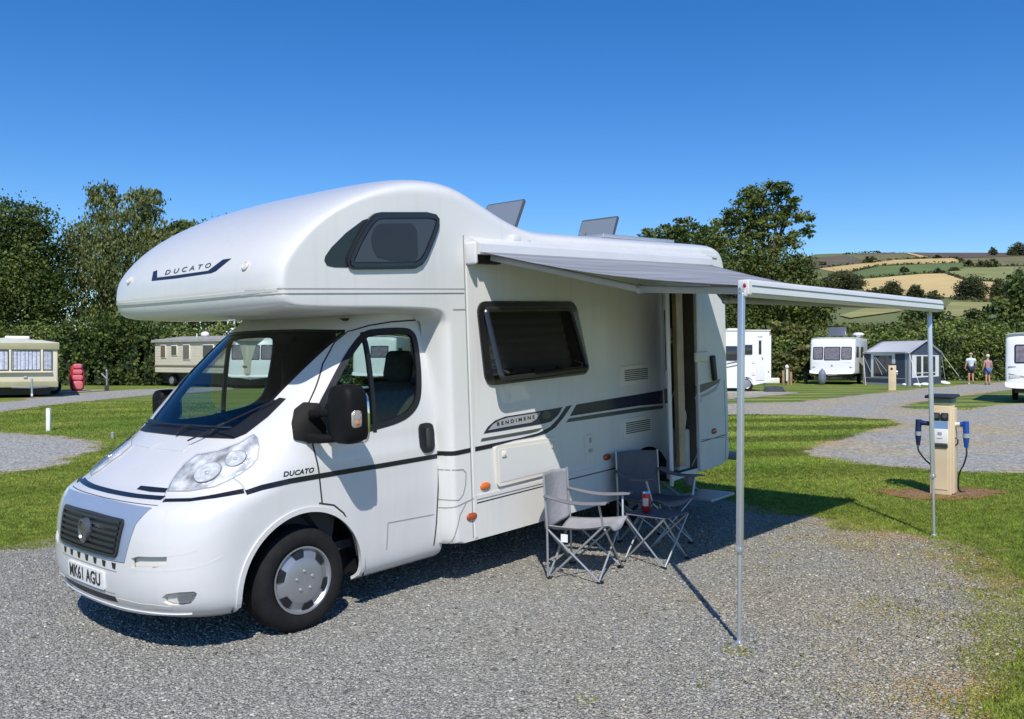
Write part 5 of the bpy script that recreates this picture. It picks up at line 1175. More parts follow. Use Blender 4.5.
# local: x right, front face at y=0, body behind
w0,w1=-2.2,1.24
mb=MB(); mb.box(((w0+w1)/2,3.6,1.09),(w1-w0,7.2,1.42),bev=.05); mb.build('body',M['vanc'],e,40)
mb=MB(); mb.prism([(w0-.04,1.80),(w1+.04,1.80),(w1+.04,2.04),(w1-.5,2.12),((w0+w1)/2,2.20),(w0+.5,2.12),(w0-.04,2.04)],'y',-.05,7.25); mb.build('roof',M['roofw'],e,25)
mb=MB(); mb.box(((w0+w1)/2,-.04,1.90),(w1-w0+.10,.06,.25),bev=.015); mb.build('fascia',M['vano'],e,40)
mb=MB(); mb.box(((w0+w1)/2,-.012,.50),(w1-w0+.03,.05,.22),bev=.015); mb.build('skirt_band',M['vano'],e,40)
for x0,x1 in((-2.0,-1.45),(-1.35,-.38),(-.24,.66),(.77,1.03)):
    wn=thing_part('window',e)
    mb=MB(); mb.box(((x0+x1)/2,-.015,1.37),(x1-x0+.06,.05,.72),bev=.012); mb.build('frame',M['black2'],wn,40)
    mb=MB(); n=24; vs=[];fs=[]
    for i in range(n+1): x=x0+(x1-x0)*i/n; yy=-.045+.008*math.sin(i*1.9); vs+=[(x,yy,1.04),(x,yy,1.70)]
    mb.add(vs,[(2*i,2*i+2,2*i+3,2*i+1) for i in range(n)]); mb.build('curtain',M['curtain'],wn)
mb=MB(); mb.box((-.5,-.06,.95),(3.1,.14,.07),bev=.02); mb.build('bay_sill',M['vanc'],e,40)
for x in(-1.40,-.31,.715): mb=MB(); mb.box((x,-.04,1.37),(.08,.09,.80),bev=.015); mb.build('mullion',M['vanc'],e,40)
mb=MB(); mb.box((-.1,.7,2.22),(.8,.7,.12),bev=.04); mb.build('roof_light',M['white'],e,40)
mb=MB(); mb.tube([(.9,-.1,.40),(.42,-.75,.40)],.04,6); mb.tube([(-.25,-.1,.40),(.36,-.75,.40)],.04,6); mb.build('a_frame',M['alud'],e,40)
mb=MB(); mb.tube([(.40,-.78,.1),(.40,-.78,.72)],.035,8); mb.lathe([(.02,-.03),(.10,-.03),(.10,.03),(.02,.03)],(.40,-.78,.10),'x',14); mb.build('jockey_wheel',M['alud'],e,40)
mb=MB(); mb.box(((w0+w1)/2,3.6,.30),(w1-w0-.5,6.4,.4)); mb.build('underframe',M['black'],e)
for x in(w0+.15,w1-.15): van_wheel(e,x,3.6,.30)
mb=MB(); mb.box((.18,-.03,.76),(.12,.02,.08),bev=.008); mb.build('emblem',M['alud'],e,40)
# --- beige static caravan
A=foot(155,47.2); B=foot(247,42.8); fx=(B-A); Ls=fx.length; e=thing('static_caravan',A,'beige clapboard static caravan with a low dark roof in front of the hedge','static caravan',rz=math.atan2(fx.y,fx.x))
mb=MB(); mb.box((Ls/2,1.6,1.50),(Ls,3.2,1.60),bev=.03)
mb.build('body',M['vanb'],e,40)
mb=MB()
for k in range(11): mb.box((Ls/2,-.006,.80+k*.135),(Ls-.06,.02,.118),Matrix.Rotation(R(4),3,'X'))
tag(mb.build('cladding',M['vanb'],e),kind=None)
mb=MB(); mb.prism([(-.15,2.28),(3.35,2.28),(3.35,2.40),(1.6,2.62),(-.15,2.40)],'x',-.12,Ls+.12); mb.build('roof',mat('felt_roof',(.34,.33,.30),.8,var=.1),e,25)
mb=MB(); mb.box((Ls/2,-.03,1.06),(Ls+.02,.05,.08),bev=.01); mb.build('belt_rail',mat('brown_trim',(.20,.16,.11),.6),e)
for x0,x1,z0,z1,cm in((.62,1.00,1.50,2.12,(.10,.05,.035)),(1.55,1.98,1.62,2.08,(.03,.03,.03)),(2.55,3.05,1.42,2.12,(.09,.08,.07)),(4.2,5.0,1.5,2.1,(.03,.03,.035))):
    wn=thing_part('window',e); mb=MB(); mb.box(((x0+x1)/2,-.035,(z0+z1)/2),(x1-x0+.08,.05,z1-z0+.08),bev=.012); mb.build('frame',M['cream'],wn,40)
    mb=MB(); mb.box(((x0+x1)/2,-.062,(z0+z1)/2),(x1-x0,.02,z1-z0)); mb.build('pane',mat('static_pane',cm,.15,coat=.5),wn)
mb=MB(); mb.box((Ls/2,1.7,.42),(Ls-.4,2.7,.5)); mb.build('underframe',M['black'],e)
mb=MB(); mb.tube([(1.9,1.2,2.5),(1.9,1.2,2.75)],.03,6); mb.ell((2.6,1.2,2.68),(.22,.22,.16)); mb.build('roof_vent',M['white'],e,40)
van_wheel(e,1.2,.2,.32)
# --- generic white caravan seen nose on
def caravan(label,P,rz,W,Ln,zb,zt,win,side_win=(),extra=None,group=None,rake=.30,name='caravan',cat='caravan'):
    e=thing(name,P,label,cat,group,rz)
    prof=[(rake*.35,zb),(.02,zb+.16),(.0,zb+.35),(.03,zb+(zt-zb)*.42),(rake*.55,zt-.30),(rake*1.1,zt-.08),(rake*2.4,zt),(Ln-.5,zt),(Ln-.15,zt-.08),(Ln,zt-.3),(Ln,zb+.1),(Ln-.1,zb)]
    prof=[tuple(p) for p in catmull([Vector(p) for p in prof],4,True)]
    rows=[]; hw=W/2
    K=9
    for i in range(-K,K+1):
        a=i/K*math.pi/2; y=hw*math.copysign(abs(math.sin(a))**.5,a); g=max(math.cos(a),0)**.5; ins=(1-g)*.17
        cy=sum(p[0] for p in prof)/len(prof); cz=(zb+zt)/2
        rows.append([(y,p[0]+(ins if p[0]<cy else -ins),p[1]+(ins*.7 if p[1]<cz else -ins*.7)) for p in prof])
    n=len(prof); mb=MB(); vs=[q for r in rows for q in r]
    mb.add(vs,[(i*n+k,i*n+(k+1)%n,(i+1)*n+(k+1)%n,(i+1)*n+k) for i in range(len(rows)-1) for k in range(n)]+[tuple(range(n)),tuple((len(rows)-1)*n+k for k in range(n))]); mm=mb.mesh('body')
    bm=bmesh.new(); bm.from_mesh(mm); bv=BVHTree.FromBMesh(bm); bm.free(); link('body',mm,M['van'],e,35)
    def front(x,z): 
        h=bv.ray_cast(Vector((x,-3,z)),Vector((0,1,0))); return h[0] if h[0] else Vector((x,0,z))
    for x0,x1,z0,z1 in win:
        wn=thing_part('window',e); q=rnd([(x0,z0+.03),(x1,z0+.03),(x1,z1),(x0,z1)],.07)
        qs=[front(p.x,p.y)+Vector((0,-.012,0)) for p in q]; mb=MB(); mb.add(qs+[p+Vector((0,.03,0)) for p in qs],[tuple(range(len(qs)))]+[(i,(i+1)%len(qs),(i+1)%len(qs)+len(qs),i+len(qs)) for i in range(len(qs))]); mb.build('frame',M['black2'],wn)
        qs=[front(p.x,p.y)+Vector((0,-.018,0)) for p in inset(q,.045)]; mb=MB(); mb.add(qs+[p+Vector((0,.004,0)) for p in qs],[tuple(range(len(qs)))]+[(i,(i+1)%len(qs),(i+1)%len(qs)+len(qs),i+len(qs)) for i in range(len(qs))]); mb.build('pane',M['pinkc'],wn)
    for s,y0,y1,z0,z1 in side_win:
        mb=MB(); mb.box((s*(hw-.005),(y0+y1)/2,(z0+z1)/2),(.04,y1-y0,z1-z0),bev=.012); mb.build('window',M['glassd'],e,40)
    mb=MB(); mb.box((0,Ln/2,zb-.05),(W-.5,Ln-.8,.16)); mb.build('chassis',M['black'],e)
    for s in(1,-1):
        k=thing_part('wheel',e); k.location=(s*(hw-.16),Ln*.52,.32); b=MB(); b.lathe([(.2,s*.08),(.30,s*.08),(.32,s*.04),(.32,-s*.08),(.2,-s*.1)],(0,0,0),'x',20); b.build('tyre',M['rubber'],k,40); b=MB(); b.lathe([(.2,s*.08),(.16,s*.06),(0,s*.08)],(0,0,0),'x',18); b.build('rim',M['silver'],k,40)
    mb=MB(); mb.tube([(-.5,.3,zb),(0,-1.0,zb-.02)],.04,6); mb.tube([(.5,.3,zb),(0,-1.0,zb-.02)],.04,6); mb.build('a_frame',M['alud'],e,40)
    return e,front
e,front=caravan('white touring caravan with three front windows and a tilted panel on its roof',foot(832,49.5),facing(832,49.5,R(-9)),2.36,5.4,.56,2.62,[(-1.02,-.47,1.34,2.08),(-.43,.43,1.30,2.08),(.47,1.02,1.34,2.08)],[(1,.55,1.5,1.5,2.1),(1,2.4,3.4,1.5,2.1)])
mb=MB(); mb.box((.05,1.5,2.96),(.95,.05,.55),Matrix.Rotation(R(-28),3,'X'),bev=.015); mb.tube([(-.3,1.75,2.6),(-.3,1.7,2.95)],.02,6); mb.tube([(.3,1.75,2.6),(.3,1.7,2.95)],.02,6); mb.build('solar_panel',mat('panel_grey',(.14,.155,.17),.2,metal=.3,coat=.6),e,40)
mb=MB(); mb.lathe([(0,.18),(.2,.16),(.32,.08),(.32,.03),(.12,.0),(.12,-.12)],(.95,3.2,2.76),'z',20); mb.build('satellite_dome',M['white'],e,40)
mb=MB(); mb.ell((-.35,-1.0,.42),(.21,.25,.40),.8); mb.ell((-.35,-1.0,.72),(.07,.08,.18)); mb.build('hitch_cover',mat('grey_vinyl_cover',(.16,.18,.23),.6,var=.15,vscale=5),e,40)
mb=MB(); mb.ell((0,-.005,1.05),(.06,.02,.06)); mb.build('emblem',M['alud'],e,40)
for s in(-1,1): mb=MB(); mb.ell((s*.95,.03,.95),(.10,.02,.05)); mb.build('marker_lamp',M['greyvinyl'],e,40)
for s in(-1,1): mb=MB(); p=front(s*.8,1.22); mb.box(p,(.32,.02,.07),bev=.01); mb.build('grab_handle',M['white'],e,40)
e,front=caravan('white caravan nose cut off by the right edge of the picture',foot(1044.5,28.6),facing(1044.5,28.6,R(-1)),2.2,5.6,.46,2.30,[(-.84,-.02,1.26,1.90),(.06,.84,1.26,1.90)],rake=.22)
for s in(-1,1): p=front(s*.78,.86); mb=MB(); mb.box(p,(.40,.03,.10),bev=.02); mb.build('light_cluster',mat('clear_cluster',(.55,.53,.52),.2,coat=.6),e,40)
q=[(-1.0,.95),(-.6,.86),(0,.70),(.6,.86),(1.0,.95)]; mb=MB(); mb.tube([front(x,z)+Vector((0,-.004,0)) for x,z in q],.014,6); mb.build('front_stripe',M['darkgrey'],e,40)
for s in(-1,1): p=front(s*.9,1.18); mb=MB(); mb.box(p,(.22,.03,.05),bev=.012); mb.build('grab_handle',M['alud'],e,40)
caravan('white caravan seen through the windscreen beyond the driver side window',foot(252,43),facing(252,43,R(-4)),2.2,5.0,.5,2.55,[(-.95,-.4,1.35,2.1),(-.35,.35,1.35,2.1),(.4,.95,1.35,2.1)],[(1,.6,1.6,1.4,2.0),(1,2.2,3.2,1.4,2.0)],rake=.5)
caravan('white caravan seen through the passenger window behind the cab seat',foot(374,47),facing(374,47,R(-14)),2.3,5.2,.5,2.65,[(-.2,.75,1.45,2.1)],[(1,.6,1.6,1.4,2.0)],rake=.25)
# --- neighbouring white motorhome seen side on
P=foot(771,39.2); e=thing('motorhome',P,'white motorhome half hidden behind the big one, its door side turned this way','motorhome',rz=R(2))
k=39/900.; Z=lambda py:1.77-(py-358)*k-P.z; Xp=lambda px:(px-771)*k
pf=[(Xp(640),Z(388)),(Xp(738.5),Z(388)),(Xp(741),Z(381)),(Xp(746),Z(378.5)),(Xp(750.5),Z(381)),(Xp(752),Z(385.5)),(Xp(769.5),Z(382)),(Xp(771),Z(380.5)),(Xp(771.2),Z(334)),(Xp(769),Z(330.2)),(Xp(640),Z(330.2))]
pf=[tuple(p) for p in rnd(pf,.08,3)]
mb=MB(); mb.prism(pf,'y',0,2.2); mb.build('body',M['van'],e,25)
def flat(name,x0,x1,y0,y1,m,d=.02,par=None,bev=.012): mb=MB(); mb.box(((Xp(x0)+Xp(x1))/2,-d/2,(Z(y0)+Z(y1))/2),(abs(Xp(x1)-Xp(x0)),d,abs(Z(y0)-Z(y1))),bev=bev); return mb.build(name,m,par or e,40)
flat('window',716.5,736.5,346,360.5,M['glassd'],.05,bev=.03); flat('window',743.8,752,344.7,354.4,M['glassd'],.05,bev=.03)
dd_=flat('door',755.6,764.2,337.5,380.5,M['van'],.025); flat('door_window',758.3,761,340.3,354.2,M['glassd'],.05,dd_,.01); flat('door_handle',761.4,762.8,356.7,359.6,M['alud'],.05,dd_)
flat('awning_lamp',757.3,762.3,336,337,M['alud'],.03); flat('service_hatch',751.4,754.6,360.5,363.6,M['cream'],.02); flat('service_hatch',751.3,754.8,371.5,375.5,M['cream'],.02)
for y in(361.5,365): mb=MB(); mb.tube([(Xp(726),-.01,Z(y+2.2)),(Xp(737),-.01,Z(y))],.022,6); mb.build('side_stripe',M['satin'],e,40)
flat('roof_moulding',640,770.6,329.6,331,M['roofw'],.03); flat('roof_vent',727,737,328.2,330.2,M['white'],-.8)
van_wheel(e,Xp(746),.02,.335); flat('marker_lamp',768,769,371,372.5,M['reda'],.03); flat('tail_light',769.4,770.6,331.5,335,M['reda'],.03)
mb=MB(); mb.box((Xp(700),1.1,.42),(Xp(766)-Xp(640),1.8,.2)); mb.build('chassis',M['black'],e)
mb=MB(); mb.tube([(Xp(764),.4,.55),(Xp(768),.4,.2),(Xp(769),.3,.02)],.03,6); mb.build('corner_steady',M['alud'],e,40)
# dark ramps / step on the pad
P=gp(774,392); e=thing('levelling_ramp',P,'dark grey levelling ramps lying on the gravel by the rear of the white motorhome','ramp',rz=R(8))
for x in(-.25,.22):
    mb=MB(); mb.prism([(-.42,0),(-.30,.22),(-.05,.26),(.0,.14),(.10,.24),(.26,.24),(.42,0)],'y',-.12+x*.6,.12+x*.6); mb.build('ramp',mat('ramp_plastic',(.055,.06,.07),.6,var=.1),e,30)
# ================================================================== AWNING TENT
A,B,Cc=gp(863,384.3),gp(908.5,386.2),gp(941,383.6); Dd=A+Cc-B; Dd.z=A.z
e=thing('awning_tent',(A+B+Cc+Dd)/4,'blue and grey caravan awning tent with white framed windows and a pale roof','awning tent'); o_=e.location
up=Vector((0,0,1)); he=1.78; hr=2.42
M['navyc']=mat('navy_canvas',(.055,.072,.115),.85,var=.12,vscale=2,bump=.2,bscale=5); M['greyc']=mat('grey_canvas',(.36,.37,.40),.85,var=.06,vscale=2); M['roofc']=mat('pale_roof_canvas',(.50,.51,.53),.8,var=.06,vscale=1.2,bump=.25,bscale=3); M['whitec']=mat('white_tape',(.78,.78,.78),.7); M['pvc']=mat('clear_pvc',(.05,.055,.065),.15,coat=.5,var=.5,vscale=4)
def quadp(name,a,b,u0,u1,z0,z1,m,par,off=.02,nrm=None,th=.015):
    d=(b-a); n=Vector((d.y,-d.x,0)).normalized() if nrm is None else nrm
    p=[a+d*u0+up*z0,a+d*u1+up*z0,a+d*u1+up*z1,a+d*u0+up*z1]; vs=[q+n*off-o_ for q in p]+[q+n*(off-th)-o_ for q in p]
    mb=MB(); mb.add(vs,[(0,1,2,3),(7,6,5,4),(0,4,5,1),(1,5,6,2),(2,6,7,3),(3,7,4,0)]); return mb.build(name,m,par)
n1=Vector(((B-A).y,-(B-A).x,0)).normalized(); n2=Vector(((Cc-B).y,-(Cc-B).x,0)).normalized()
w1=quadp('side_wall',A,B,0,1,0,he,M['navyc'],e,0,n1,.03)
mid=(B+Cc)/2
vs=[B-o_,Cc-o_,Cc+up*he-o_,mid+up*hr-o_,B+up*he-o_]; vs+=[v-n2*.03 for v in vs]; mb=MB(); mb.add(vs,[(0,1,2,3,4),(9,8,7,6,5)]+[(i,i+5,(i+1)%5+5,(i+1)%5) for i in range(5)]); w2=mb.build('gable_wall',M['navyc'],e)
r0=(A+Dd)/2+up*hr; r1=mid+up*hr+(mid-(A+Dd)/2).normalized()*.12; oh=(mid-(A+Dd)/2).normalized()*.12
def roofside(a,b,nm):
    nseg=10; vs=[];fs=[]
    for i in range(nseg+1):
        t=i/nseg; ev=(a+up*(he-.02)).lerp(b+oh+up*(he-.02),t); rg=r0.lerp(r1,t); out=(ev-rg); out.z=0; out=out.normalized()
        for j in range(6): s=j/5; p=rg.lerp(ev+out*.10-up*.03,s); p.z-=.13*math.sin(math.pi*s)*math.sin(math.pi*t); vs.append(p-o_)
    for i in range(nseg):
        for j in range(5): fs.append((i*6+j,i*6+j+1,(i+1)*6+j+1,(i+1)*6+j))
    mb=MB(); mb.add(vs,fs); o=mb.build(nm,M['roofc'],e,0); o.data.polygons.foreach_set('use_smooth',[True]*len(o.data.polygons)); md=o.modifiers.new('t','SOLIDIFY'); md.thickness=.02
roofside(A,B,'roof_panel'); roofside(Dd,Cc,'roof_panel')
quadp('wall',Dd,Cc,0,1,0,he,M['navyc'],e,0,-n1,.03)
quadp('wall_band',A,B,0,1,.36,.41,M['greyc'],w1,.004,n1); quadp('mud_flap',A,B,.02,.98,0,.12,M['greyc'],w1,.006,n1)
for u0,u1 in((.0,.035),(.93,1.0)): quadp('wall_edge',A,B,u0,u1,0,he,M['greyc'],w1,.005,n1)
wn=quadp('window_frame',A,B,.19,.72,.42,1.70,M['whitec'],w1,.012,n1); quadp('window_pane',A,B,.25,.655,.46,1.60,M['pvc'],wn,.018,n1)
for u0,u1,z0,z1 in((.28,.60,1.55,.6),(.27,.45,1.5,.55),(.02,.19,1.6,.7)):
    mb=MB(); a,b=A+(B-A)*u0+up*z0+n1*.03-o_,A+(B-A)*u1+up*z1+n1*.03-o_; mb.tube([a,b],.012,5); mb.build('crease',M['greyc'],w1)
for u0,u1 in((0,.07),(.93,1.0)): quadp('wall_edge',B,Cc,u0,u1,0,he,M['greyc'] if u0==0 else M['navyc'],w2,.006,n2)
wn=quadp('window_frame',B,Cc,.10,.92,.42,1.62,M['whitec'],w2,.012,n2)
for u0,u1 in((.22,.36),(.42,.60),(.66,.80)): quadp('window_pane',B,Cc,u0,u1,.50,1.56,M['pvc'],wn,.018,n2)
quadp('window_bar',B,Cc,.20,.82,.64,.68,M['whitec'],wn,.026,n2)
mb=MB(); 
a=[B+up*(he)+n2*.04,mid+up*(hr)+n2*.06+up*.01,Cc+up*(he)+n2*.04]
for i in range(2): mb.tube([a[i]-o_,a[i+1]-o_],.035,6)
mb.build('gable_trim',M['greyc'],w2,40)
for p,q in((Cc,Vector((1.2,-.3,0))),(Cc,Vector((.7,.9,0))),(A,Vector((-.2,-.9,0))),(B,Vector((.15,-1.0,0)))):
    s=p+up*he; t=p+q; t.z=tz(t.x,t.y); mb=MB(); mb.tube([s-o_,t-o_],.012,5); mb.build('guy_rope',M['whitec'],e)
for (px,py,sx) in((942.5,383.5,.55),(946,384.5,.45),(925,385.6,.5),(917,386,.4),(905.5,386,.35)):
    p=gp(px,py); mb=MB(); mb.ell(tuple(p-o_+Vector((0,0,.06))),(sx*.5,.2,.10),.9,12); mb.build('ground_flap',M['whitec'],e,40)
# ================================================================== SERVICE POSTS AND BOLLARDS
M['postc']=mat('post_cream',(.66,.53,.36),.55,var=.07,vscale=4); M['postcap']=mat('post_cap_black',(.02,.021,.025),.5); M['plug']=mat('blue_plug',(.012,.07,.34),.35,coat=.2)
P=gp(942.5,494); e=thing('hookup_post',P,'cream electric hookup post with black cap and blue plugs on bark chips','hookup post',rz=R(-38))
H=1.075
mb=MB(); mb.box((0,0,(H-.09)/2-.02),(.215,.20,H-.09),bev=.012); mb.build('post_body',M['postc'],e,40)
mb=MB(); mb.box((.118,0,.48),(.03,.15,.92),bev=.008); mb.build('side_rib',M['postc'],e,40)
mb=MB(); mb.box((-.0,-.103,.36),(.15,.008,.60),bev=.003); mb.build('front_panel',M['postc'],e)
mb=MB(); mb.box((0,0,H-.055),(.235,.215,.055),bev=.01); mb.build('cap_collar',mat('collar_grey',(.22,.25,.29),.5),e,40)
mb=MB(); mb.box((0,-.015,H-.012),(.30,.27,.032),Matrix.Rotation(R(3),3,'X'),bev=.012); mb.build('cap',M['postcap'],e,40)
for x in(-.038,.045):
    s=MB(); s.box((x,-.105,.845),(.075,.03,.085),bev=.012); o=s.build('socket',M['postcap'],e,40); s=MB(); s.lathe([(.0,-.02),(.022,-.02),(.026,-.012)],(x,-.105,.85),'y',12); s.build('socket_lid',M['darkgrey'],o,40)
mb=MB(); mb.box((0,-.108,.755),(.155,.012,.085),bev=.004); mb.build('blue_label',mat('label_blue',(.20,.33,.55),.4),e)
mb=MB(); mb.box((0,-.112,.635),(.155,.022,.155),bev=.006); b=mb.build('meter_box',M['white'],e,40)
mb=MB(); mb.box((0,-.124,.665),(.04,.006,.03)); mb.box((0,-.124,.615),(.055,.004,.008)); mb.build('meter_window',M['greyvinyl'],b)
mb=MB(); mb.box((0,-.112,.53),(.15,.02,.03)); mb.build('shadow_bar',M['darkseam'],e)  # near-black bar drawn in as the shadow line under the meter box
for s,m in((1,M['plug']),(-1,mat('navy_plug',(.012,.025,.10),.4))):
    x=s*.115; k=thing_part('plug',e)
    mb=MB(); mb.tube([(x,-.02,.76),(x+s*.09,-.03,.765)],[.026,.024],10); mb.build('outlet',M['cream'] if s==1 else m,k,40)
    mb=MB(); mb.tube([(x+s*.07,-.03,.765),(x+s*.13,-.03,.77)],.028,10); mb.tube([(x+s*.12,-.03,.80),(x+s*.125,-.03,.67)],.032,12); mb.build('plug_body',m,k,40)
    mb=MB(); mb.tube([(x+s*.125,-.03,.67),(x+s*.125,-.03,.625)],.036,12); mb.build('plug_ring',M['greyvinyl'],k,40)
    mb=MB(); mb.tube([(x+s*.125,-.03,.625),(x+s*.125,-.03,.52)],[.033,.02],12); mb.build('plug_tail',m,k,40)
    pts=[(x+s*.125,-.03,.53),(x+s*.13,-.035,.45),(x+s*.10,-.02,.34),(x+s*.05,.04,.25),(x+s*.02,.10,.12),(x+s*.05,.2,.012),(x+s*.3,.7,.012)] if s==1 else [(x-.125,-.03,.53),(x-.12,-.035,.46),(x-.06,.0,.36),(x-.01,.07,.28),(x,.12,.1),(x+.05,.16,.0)]
    mb=MB(); mb.tube(catmull(pts,6),.009,6); mb.build('cable',M['black'],k,40)
mb=MB(); mb.tube([(.13+.03*math.cos(a),-.03,.58+.04*math.sin(a)) for a in np.linspace(0,6.28,14)],.008,6,cap=False); mb.build('hose_clip',M['postcap'],e,40)
# orange-free far post beside the tent
P=gp(892.3,390.3); e=thing('hookup_post',P,'smaller cream hookup post on the grass in front of the awning tent','hookup post',rz=R(-25))
mb=MB(); mb.box((0,0,.56),(.32,.28,1.14),bev=.02); mb.build('post_body',M['postc'],e,40)
mb=MB(); mb.box((0,0,1.16),(.24,.22,.10),bev=.02); mb.build('cap',M['postcap'],e,40)
for s in(-1,1): mb=MB(); mb.tube([(s*.16,-.02,.86),(s*.22,-.02,.84)],.05,8); mb.box((s*.20,-.02,.76),(.06,.08,.10)); mb.build('socket',M['postcap'] if s<0 else M['alud'],e,40)
mb=MB(); mb.box((-.02,-.15,.98),(.09,.03,.09),bev=.01); mb.build('switch',M['postcap'],e,40)
# white marker posts
def bollard(px,py,h,r,label):
    P=gp(px,py); e=thing('marker_post',P,label,'marker post','white marker posts in the grass')
    mb=MB(); mb.box((0,0,h/2-.05),(2*r,2*r*.8,h+.1),bev=.02); mb.build('post',M['white'],e,40)
    mb=MB(); mb.prism([(-r,-.0),(r,.0),(r*.7,.03),(-r*.7,.03)],'y',-r*.8,r*.8); mb.v=[(x,y,z+h) for x,y,z in mb.v]; mb.build('chamfered_top',M['white'],e)
bollard(48.5,431,.46,.045,'white marker post in the grass verge, nearest the motorhome bonnet'); bollard(133.8,384.6,.62,.10,'white marker post against the foot of the hedge beside the static caravan')
P=gp(112.5,438.5); e=thing('stop_tap',P,'short grey stub post in the grass behind the motorhome bonnet','post')
mb=MB(); mb.tube([(0,0,-.1),(0,0,.10)],.032,10); mb.build('stub',M['alud'],e,40); mb=MB(); mb.ell((0,0,.11),(.036,.036,.02)); mb.build('stub_cap',M['greyvinyl'],e,40)
P=gp(107,391); e=thing('water_tap_post',P,'thin water tap post with a short arm on the grass by the hedge','tap post')
mb=MB(); mb.box((0,0,.45),(.07,.07,.95),bev=.01); mb.build('post',mat('weathered_wood',(.22,.19,.16),.8,var=.2,vscale=6),e,40)
mb=MB(); mb.tube([(.0,-.05,.55),(-.1,-.06,.66),(-.22,-.06,.78)],.03,6); mb.build('tap_arm',M['greyvinyl'],e,40); mb=MB(); mb.tube([(0,-.05,.2),(.0,-.05,.88)],.018,6); mb.ell((0,-.05,.9),(.04,.04,.06)); mb.build('tap',M['alud'],e,40)
mb=MB(); mb.box((.0,-.03,.12),(.16,.10,.28),bev=.02); mb.build('drain_box',M['interior'],e,40)
P=gp(786,384.6); e=thing('water_point',P,'timber water point with two wooden posts and a white tap on the grass','water point')
M['timber']=mat('timber_post',(.30,.20,.11),.8,var=.2,vscale=5)
for x,h in((-.16,.78),(.10,.86),(.26,.70)): mb=MB(); mb.box((x,.0,h/2-.05),(.13,.13,h+.1),bev=.015); mb.build('post',M['timber'],e,40)
mb=MB(); mb.tube([(.02,-.08,.2),(.02,-.08,.9)],.05,8); mb.ell((.02,-.09,.98),(.10,.09,.12)); mb.build('tap',M['white'],e,40)
mb=MB(); mb.box((-.75,.1,.22),(.8,.25,.30),bev=.03); mb.build('trough',M['cream'],e,40)
P=gp(806,383.5); e=thing('timber_bollard',P,'short dark timber post beside the front of the white caravan','post')
mb=MB(); mb.tube([(0,0,-.1),(0,0,.62)],.10,8); mb.build('post',M['bark1'],e,40); mb=MB(); mb.ell((0,0,.66),(.17,.14,.06)); mb.build('post_cap',M['bark1'],e,40)
# red stacked bag
P=gp(77,391.2); e=thing('red_bag',P,'tall red padded bag with four pale pink pads standing by the hedge','bag',rz=facing(77,40))
M['redb']=mat('red_nylon',(.42,.012,.03),.6,var=.15,vscale=6); M['pinkb']=mat('pink_pad',(.62,.14,.17),.6,var=.12,vscale=6)
mb=MB(); mb.ell((0,.02,.58),(.26,.17,.62),.5,20); mb.build('bag_body',M['redb'],e,50)
for z,h,wd in((1.10,.11,.17),(.85,.11,.19),(.60,.12,.21),(.27,.19,.21)):
    mb=MB(); mb.ell((.03,-.16,z),(wd,.06,h),.5,16); mb.build('pad',M['pinkb'],e,50)
for s in(-1,1): mb=MB(); mb.tube(catmull([(s*.21,-.08,1.0),(s*.26,-.1,.7),(s*.265,-.1,.4),(s*.24,-.08,.1)],4),.03,6); mb.build('strap',M['redb'],e,40)
